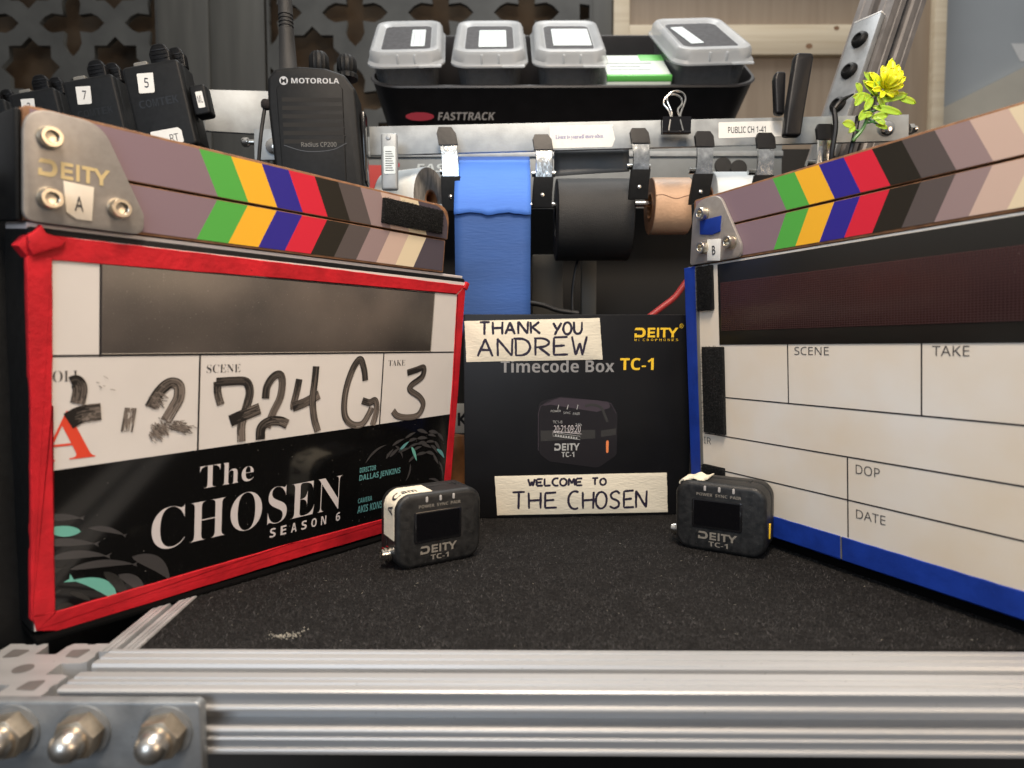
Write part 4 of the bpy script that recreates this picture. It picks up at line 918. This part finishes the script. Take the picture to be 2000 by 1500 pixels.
# big black vinyl clamp on the bar
T = G(1543, 272, .482); root = thing('handled_clamp', 'black vinyl coated clamp with two handles standing above the bar', 'clamp', T @ Vector((0, 0, 0)))
g = MB(); g.prism(T, rpoly([(-20, 0), (12, 0), (17, 40), (32, 140), (32, 152), (0, 153), (-3, 140), (-14, 60)], [6, 6, 3, 4, 8, 8, 4, 4]), 4, 22, 'vinyl', 5, 4, 4); g.build('vinyl_handle', root)
g = MB(); g.prism(T, rpoly([(-24, 52), (-6, 50), (-5, 132), (-24, 132), (-28, 118)], 6), -26, -10, 'vinyl', 5, 4, 4); g.build('vinyl_handle', root)
# ================================================================== two-way radio
T = G(612, 330, .470, yaw=5, roll=1.5); root = thing('two_way_radio', 'black two-way radio with a thick antenna and two ridged knobs', 'radio', T @ Vector((0, -120, -30)))
g = MB(); body = [(-66, -120), (98, -120), (92, 20), (86, 150), (66, 178), (30, 190), (-20, 193), (-64, 188), (-78, 170), (-80, 120), (-72, 0)]
g.prism(T, rpoly(body, [3, 8, 3, 12, 16, 20, 20, 10, 8, 8, 3]), -78, 0, 'blk', 7, 4, 5)
face = [(-56, -100), (62, -100), (62, 150), (48, 166), (0, 172), (-48, 166), (-62, 150)]
g.prism(T, rpoly(face, [4, 4, 6, 10, 10, 10, 6]), -1, 2.2, 'blk', 2, 3)
for k in range(6):
    y = 138-k*15.6; g.tube([(-52+k*.5, y-2, 1.2), (58+k*1.2, y+2, 1.2)], 1.0, 'art3', 6, T); g.rect(T, -52, y-13, 60, y-5, 2.35, 'dark')
g.ribbon(T, smooth([(-52, 44), (-20, 34), (8, 32), (40, 36), (66, 48)], 6), 1.1, 2.7, 'art3')
g.prism(T, [(-47+8*cos(a*pi/10), 168-4+8*sin(a*pi/10)) for a in range(20)], 2, 2.7, 'silver'); g.text(T, 'M', (-52, 159, -42, 168), 3, 'blk', .03)
g.text(T, 'MOTOROLA', (-33, 159, 56, 169), 2.8, 'silver', fb=True); g.text(T, 'Radius CP200', (-20, 41, 46, 50), 2.8, 'dimsilver', fb=False)
g.build('case', root)
g = MB(); g.lathe(T @ Matrix.Translation((-46, 190, -34)), [(19, -6), (19, 6), (17, 10), (15, 60), (14, 80)]+sum([[(14, 85+k*7), (12.4, 86.5+k*7), (12.4, 89+k*7), (14, 90.5+k*7)] for k in range(4)], [])+[(13.5, 118), (12, 200), (11, 330), (8, 345)], 'gaff', 24, 'y'); g.build('antenna', root)
for x, h in ((13, 48), (66, 42)):
    g = MB(); g.lathe(T @ Matrix.Translation((x, 186, -36)), [(21, -4), (21, 4), (17, 8), (20, 14), (19, h-10), (14, h-2), (6, h), (.1, h)], 'blkgloss' if 0 else 'blk', 32, 'y', 1, -.07); g.build('rotary_knob', root)
g = MB(); g.box(T, (90, -20, -58), (99, 118, -22), 'blkgloss', 3, 3); g.build('side_button_panel', root)
# ================================================================== pocket receivers
def receiver(cx, cy, Y, label, num, wd=108, w_first=False, extra=False):
    k = .50/FPX*1.0; T = G(cx, cy, Y, yaw=4, roll=11.5, k=k)
    root = thing('pocket_receiver', label, 'receiver', T @ Vector((0, -150, -20)), 'pocket receivers hung in a row')
    g = MB(); h = wd/2
    g.prism(T, rrect(-h, -165, h, 0, 9), -62, 0, 'blk', 6, 4, 5)
    g.box(T, (h-16, -160, -62), (h+1.2, -4, -14), 'blk', 4, 3)
    for i, ch in enumerate('COMTEK'): g.text(T, ch, (-36+i*12.6, -82, -36+i*12.6+11, -67), .5, 'emboss', fb=True)
    g.build('case', root)
    for x, z, hh, r_ in ((18, -18, 38, 19), (38, -44, 40, 17)):
        g = MB(); g.prism(T @ Matrix.Translation((x, 0, z)), rpoly([(-r_, -3), (r_, -3), (r_+1, hh*.55), (r_*.6, hh), (-r_*.6, hh), (-r_-1, hh*.55)], [2, 2, 10, 12, 12, 10]), -8, 8, 'vinyl', 4, 3, 4)
        for q in range(3): g.box(T @ Matrix.Translation((x, 0, z)), (-r_*.75, 8+q*8, 7.5), (r_*.75, 10.5+q*8, 9.2), 'vinyl', .8); g.build('rotary_knob', root)
    g = MB(); g.prism(T, rrect(-35, -2, -8, 11, 4), -34, -12, 'nickel' if 0 else 'dimsilver', 3, 3); g.build('earphone_socket', root)
    if num:
        lx, ly = -14, -36
        g = MB(); g.prism(T @ Matrix.Translation((lx, ly, 0)) @ Matrix.Rotation(radians(-6), 4, 'Z'), rpoly([(-15, -19), (14, -19), (15, 18), (-15, 18)], [3, 4, 1, 1]), 0, .6, 'label')
        g.text(T @ Matrix.Translation((lx, ly, 0)) @ Matrix.Rotation(radians(-9), 4, 'Z'), num, (-3 if num != '1' else -1, -9, 5, 9), .9, 'pen2', .01, fb=False); g.build('number_label', root)
    if extra:
        g = MB(); g.prism(T, rpoly([(-28, -156), (30, -156), (30, -133), (24, -127), (-28, -127)], 3), 0, .7, 'label'); g.text(T, 'RT', (6, -152, 22, -138), 1, 'pen2', fb=False); g.build('paper_label', root)
        g = MB(); g.prism(T, rrect(h+3, -108, h+34, -50, 6), -40, -10, 'blk', 4, 3, 3); g.prism(T, rrect(h+14, -95, h+27, -64, 2), -10, -9.2, 'label'); g.text(T, 'ML', (h+16, -86, h+25, -72), -8.8, 'pen2', fb=False); g.build('belt_pack_clip', root)
    return root
receiver(291, 122, .500, 'pocket receiver labelled 5, nearest the radio', '5', 108, extra=True)
receiver(169, 150, .556, 'pocket receiver labelled 7 beside the one labelled 5', '7', 106)
receiver(60, 176, .612, 'pocket receiver labelled 2, behind the hinge plate of the left clapperboard', '2', 106)
receiver(-34, 198, .668, 'pocket receiver cut by the left edge of the picture', '1', 106)
# lavalier microphone hanging by the bracket
g = MB(); root = thing('lavalier_microphone', 'tiny black foam-tipped microphone hanging on its cable left of the radio', 'microphone', at(505, 310, .47))
g.lathe(G(520, 205, .47), [(6, -8), (9.5, -4), (10, 4), (7, 9), (.1, 11)], 'foam', 20, 'y'); g.build('foam_tip', root)
g = MB(); g.tube(smooth([at(517, 212, .47), at(512, 245, .47), at(508, 280, .47), at(505, 330, .472), at(505, 420, .475)], 6), .0014, 'cable', 8); g.build('cable', root)
# ================================================================== the bin of lidded tubs
YB = .70; TH = radians(40); kb = YB/FPX
o_ = at(1100, 170, YB)
BN = Matrix.Translation(o_) @ Matrix.Rotation(TH, 4, 'X') @ Matrix.Scale(kb, 4)      # x right, y away along the tilted floor, z up out of the bin
def loft(mb, T, loops, m, cap0=False, cap1=False, mats=None):
    n = len(loops[0]); vs = [T @ Vector(p) for l in loops for p in l]
    fs = [[k*n+i, k*n+(i+1) % n, (k+1)*n+(i+1) % n, (k+1)*n+i] for k in range(len(loops)-1) for i in range(n)]
    if cap0: fs.append(list(range(n))[::-1])
    if cap1: fs.append([(len(loops)-1)*n+i for i in range(n)])
    mb.add(vs, fs, m)
def rl3(x0, y0, x1, y1, r, z, dx=0, n=7): return [(x+dx, y, z) for x, y in rrect(x0, y0, x1, y1, r, n)]
g = MB()
loft(g, BN, [rl3(-345, 14, 345, 300, 50, -150), rl3(-372, 0, 376, 330, 62, -4), rl3(-376, -3, 380, 333, 64, 0), rl3(-374, -1, 378, 331, 63, 3), rl3(-369, 4, 373, 326, 59, 3), rl3(-367, 6, 371, 324, 57, -2), rl3(-341, 18, 341, 296, 46, -144)], 'bin', True, True)
T = BN @ Matrix.Translation((0, 7.5, -75)) @ Matrix.Rotation(pi/2+atan2(14, 146)*-0, 4, 'X')
# lettering on the front wall
FW = Matrix.Translation(o_) @ Matrix.Rotation(TH, 4, 'X') @ Matrix.Scale(kb, 4) @ Matrix.Translation((0, .5, 0)) @ Matrix.Rotation(pi/2-atan2(14, 146), 4, 'X')
g.poly(FW, [(-278+28*cos(a*pi/10), -53+8*sin(a*pi/10)) for a in range(20)], 1.2, 'redp'); g.text(FW, 'FASTTRACK', (-243, -60, -133, -45), 1.4, 'silver', 0, .18, fb=True)
root = thing('storage_bin', 'long black storage bin tilted forward, full of lidded tubs', 'bin', o_); g.build('shell', root)
def tub(cx, label, yaw, lw=148, dz=30, y0=14, slip=(20, 60, 50, 20), dark=True, sx=0):
    T = BN @ Matrix.Translation((cx, y0, dz)) @ Matrix.Rotation(radians(yaw), 4, 'Z')
    h = lw/2; D = 232; root = thing('lidded_tub', label, 'food tub', T @ Vector((0, 100, -120)), 'tubs with frosted lids in the bin')
    g = MB(); loft(g, T, [rl3(-h+26, 24, h-26, D-24, 20, -120), rl3(-h+10, 10, h-10, D-10, 26, -2), rl3(-h+8, 8, h-8, D-8, 26, 6)], 'tub', True); g.build('tub', root)
    g = MB(); loft(g, T, [rl3(-h+34, 32, h-34, D-32, 12, -112), rl3(-h+24, 24, h-24, D-24, 16, 13)], 'contents', True, True); g.build('contents', root)
    g = MB(); loft(g, T, [rl3(-h, 0, h, D, 30, 0), rl3(-h, 0, h, D, 30, 3), rl3(-h+4, 4, h-4, D-4, 30, 8), rl3(-h+5, 5, h-5, D-5, 30, 20), rl3(-h+9, 9, h-9, D-9, 28, 26), rl3(-h+15, 18, h-15, D-18, 24, 28), rl3(-h+21, 26, h-21, D-26, 20, 25), rl3(-h+25, 32, h-25, D-32, 18, 22)], 'lid', False, False)
    loft(g, T, [rl3(-h+25, 32, h-25, D-32, 18, 22), rl3(-h+27, 34, h-27, D-34, 16, 21.6)], 'lid', False, False)
    for s in (-14, 18): g.box(T, (s-2, 2, 6), (s+2, 8, 22), 'lid', 1)
    g.prism(T, rpoly([(h-50, -3), (h-8, -3), (h-6, 8), (h-50, 6)], 3), 1, 4, 'lid', 1)
    lid = g.build('frosted_lid', root)
    g = MB(); g.poly(T, rrect(-h+25.2, 32.2, h-25.2, D-32.2, 16), 21.4, 'contents'); g.build('lid_window', lid)
    a, b, c, d = slip; g = MB(); S = T @ Matrix.Translation((a, b, 0)) @ Matrix.Rotation(radians(sx), 4, 'Z')
    g.prism(S, rrect(-c/2, 0, c/2, 112, 2), 21.9, 22.8, 'lidlabel')
    for k in range(int(c//12)):
        g.rect(S, -c/2+4+k*12, 10, -c/2+7+k*12, 96-(k*13) % 30, 23.1, 'faintprint')
    g.build('paper_slip', lid)
tub(-298, 'leftmost lidded tub in the bin, one narrow paper slip on its lid', 4, slip=(22, 56, 27, 0))
tub(-140, 'second lidded tub from the left, broad white slip on a slanted lid', 1, slip=(6, 52, 54, 0))
tub(14, 'third lidded tub, left of the green and white carton', 0, slip=(6, 60, 74, 0), lw=146)
tub(288, 'lidded tub at the right end of the bin, right of the carton', 5, slip=(-22, 60, 26, 0), lw=160, dz=34, sx=6)
T = BN @ Matrix.Translation((148, 24, 0)); g = MB(); g.box(T, (-62, 0, -110), (62, 128, 12), 'carton', 1.5)
g.box(T, (-62.5, -.6, 2), (62.5, 9, 12.6), 'green', .5); g.box(T, (14, 92, 11), (62.5, 128.5, 12.7), 'green', .3)
for k, (x0, x1) in enumerate(((-54, 28), (-52, 10), (-54, 34))): g.rect(T, x0, 34+k*20, x1, 40+k*20, 12.8, 'faintprint')
tag(g.build('small_carton'), 'small green and white printed carton between two tubs in the bin', 'carton')
# ================================================================== plastic flower, cable ties, cables
Yf = .475; T = G(1700, 200, Yf); root = thing('plastic_flower', 'yellow plastic flower sprig tied at the foot of the upright post', 'flower', T @ Vector((-32, -72, 0)))
g = MB(); g.tube(smooth([(-32, -72, 0), (-15, -50, 4), (-6, -20, 6), (-2, 10, 6), (10, 32, 8)], 6), [3.2]*24+[2.4], 'stem', 8, T)
for a_, b_ in (((-20, -55, 3), (-40, -48, 8)), ((-12, -40, 4), (6, -36, 10)), ((-6, -20, 5), (28, -10, 6)), ((-3, 0, 5), (-24, 14, 8)), ((0, 12, 6), (50, 6, 4)), ((-8, -30, 5), (10, -44, 9)), ((-22, -56, 3), (2, -22, 3))): g.tube([a_, ((a_[0]+b_[0])/2, (a_[1]+b_[1])/2-2, a_[2]+3), b_], 1.8, 'stem', 6, T)
g.build('stem', root)
def petal(mb, base, tip, wd, m, curl=6, T=T, cup=3):
    a, b = Vector(base), Vector(tip); d = b-a; q = Vector((-d.y, d.x, 0)).normalized(); n = 7; vs = []
    for i in range(n+1):
        t = i/n; c = a+d*t+Vector((0, 0, curl*sin(t*pi*.8))); h = max(.02, 1.35*wd*(t+.06)**.7*(1-t)**.62*.92)
        for s in (-1, -.5, 0, .5, 1): vs.append(T @ (c+q*h*s+Vector((0, 0, cup*s*s))))
    mb.add(vs, [[i*5+j, i*5+j+1, (i+1)*5+j+1, (i+1)*5+j] for i in range(n) for j in range(4)], m)
g = MB(); c = Vector((16, 18, 10)); rnd = random.Random(4)
for k, (ang, L, w_, z, cu) in enumerate([(78, 62, 26, 0, 8), (100, 46, 28, 2, 10), (62, 52, 26, 2, 10), (45, 50, 24, 0, 10), (130, 46, 20, -2, 6), (160, 42, 17, -3, 5), (28, 44, 22, 0, 8), (8, 36, 22, 0, 8), (85, 36, 30, 8, 12), (55, 36, 28, 9, 12), (115, 34, 26, 7, 11), (70, 26, 26, 13, 10), (30, 30, 22, 9, 9), (-15, 34, 18, -2, 5), (-40, 26, 16, 0, 5), (-170, 30, 16, 2, 5), (-120, 24, 15, 3, 4)]):
    b = c+Vector((cos(radians(ang))*3, sin(radians(ang))*3, z)); L *= .92; t = c+Vector((cos(radians(ang))*L, sin(radians(ang))*L, z+rnd.uniform(-2, 6))); petal(g, b, t, w_*.66, 'petal', cu*1.2, cup=4)
o = g.build('petals', root); md = o.modifiers.new('thickness', 'SOLIDIFY'); md.thickness = .0004
g = MB()
for base, tip, w_ in [((8, 8, 6), (-14, 28, 8), 12), ((-4, 4, 8), (-30, 6, 6), 14), ((-4, 6, 10), (-16, -14, 12), 12), ((-20, 14, 8), (-34, -6, 12), 12), ((-24, 12, 8), (-32, 26, 8), 10), ((0, -12, 8), (36, -24, 12), 12), ((8, 0, 6), (48, 8, 6), 14), ((46, 6, 5), (72, -2, 4), 11), ((20, -18, 8), (8, -2, 12), 10), ((-14, -18, 8), (-26, -34, 12), 12), ((-26, -30, 8), (-10, -28, 10), 10), ((-2, -32, 8), (18, -30, 10), 12), ((2, -32, 8), (14, -44, 12), 10), ((-34, -48, 8), (-52, -44, 8), 13), ((-36, -48, 10), (-44, -58, 10), 9), ((6, -46, 8), (20, -52, 10), 8), ((2, 10, 10), (4, 34, 10), 12), ((10, 20, 8), (-10, 44, 4), 12)]: petal(g, base, tuple(Vector(base)+(Vector(tip)-Vector(base))*1.4), w_*1.15, 'leaf', 4)
o = g.build('leaves', root); md = o.modifiers.new('thickness', 'SOLIDIFY'); md.thickness = .0003
g = MB(); T2 = G(1630, 240, .482)
g.tube(smooth([(-5, 25, 6), (-2, -10, 8), (-6, -60, 4), (-2, -90, -4)], 6), 5, 'vinyl', 8, T2); g.tube(smooth([(-4, 24, 8), (8, 38, 8), (32, 52, 4)], 5), [4]*8+[3, 2.2, 1.8], 'vinyl', 8, T2); g.tube(smooth([(42, 10, 4), (36, -20, 8), (28, -60, 6)], 5), 4.5, 'vinyl', 8, T2)
tag(g.build('cable_tie'), 'black cable tie looped round the foot of the upright post', 'cable tie')
for pts, r_, m, lab in (([(1240, 640), (1290, 602), (1318, 580), (1345, 545), (1380, 520)], .0026, 'redcable', 'dull red cable rising behind the black box'), ([(1130, 500), (1122, 540), (1118, 580), (1120, 640)], .0014, 'cable', 'thin black cable hanging below the gaffer tape'), ([(1020, 590), (1060, 596), (1090, 606), (1130, 612)], .0022, 'cable', 'black cable lying along the top edge of the box')):
    g = MB(); g.tube(smooth([at(x, y, .56) for x, y in pts], 6), r_, m, 10); tag(g.build('cable'), lab, 'cable', None)
# dim things glimpsed in the gap left of the box
T = G(890, 820, .50); g = MB(); g.prism(T, rrect(-22, -26, 34, 32, 2), -2, 0, 'label'); g.text(T, 'K', (4, -12, 26, 14), .4, 'pen2', .03); tag(g.build('paper_card'), 'white card with a handwritten K in the gap beside the black box', 'card')
T = G(888, 890, .47); g = MB(); g.lathe(T, [(20, -75), (30, -66), (32, -30), (27, 10), (26, 22), (20, 40), (.1, 44)], 'brown', 24, 'y'); tag(g.build('leather_pouch'), 'brown leather pouch glimpsed between the red clapperboard and the box', 'pouch')
g = MB(); T = G(1130, 560, .60); g.box(T, (-90, -120, -20), (-30, 62, 0), 'stile', 2); g.box(T, (5, -120, -10), (34, 62, 6), 'stile', 2); tag(g.build('dark_equipment'), 'dark grey equipment modules in the shadow under the tape rolls', 'equipment')
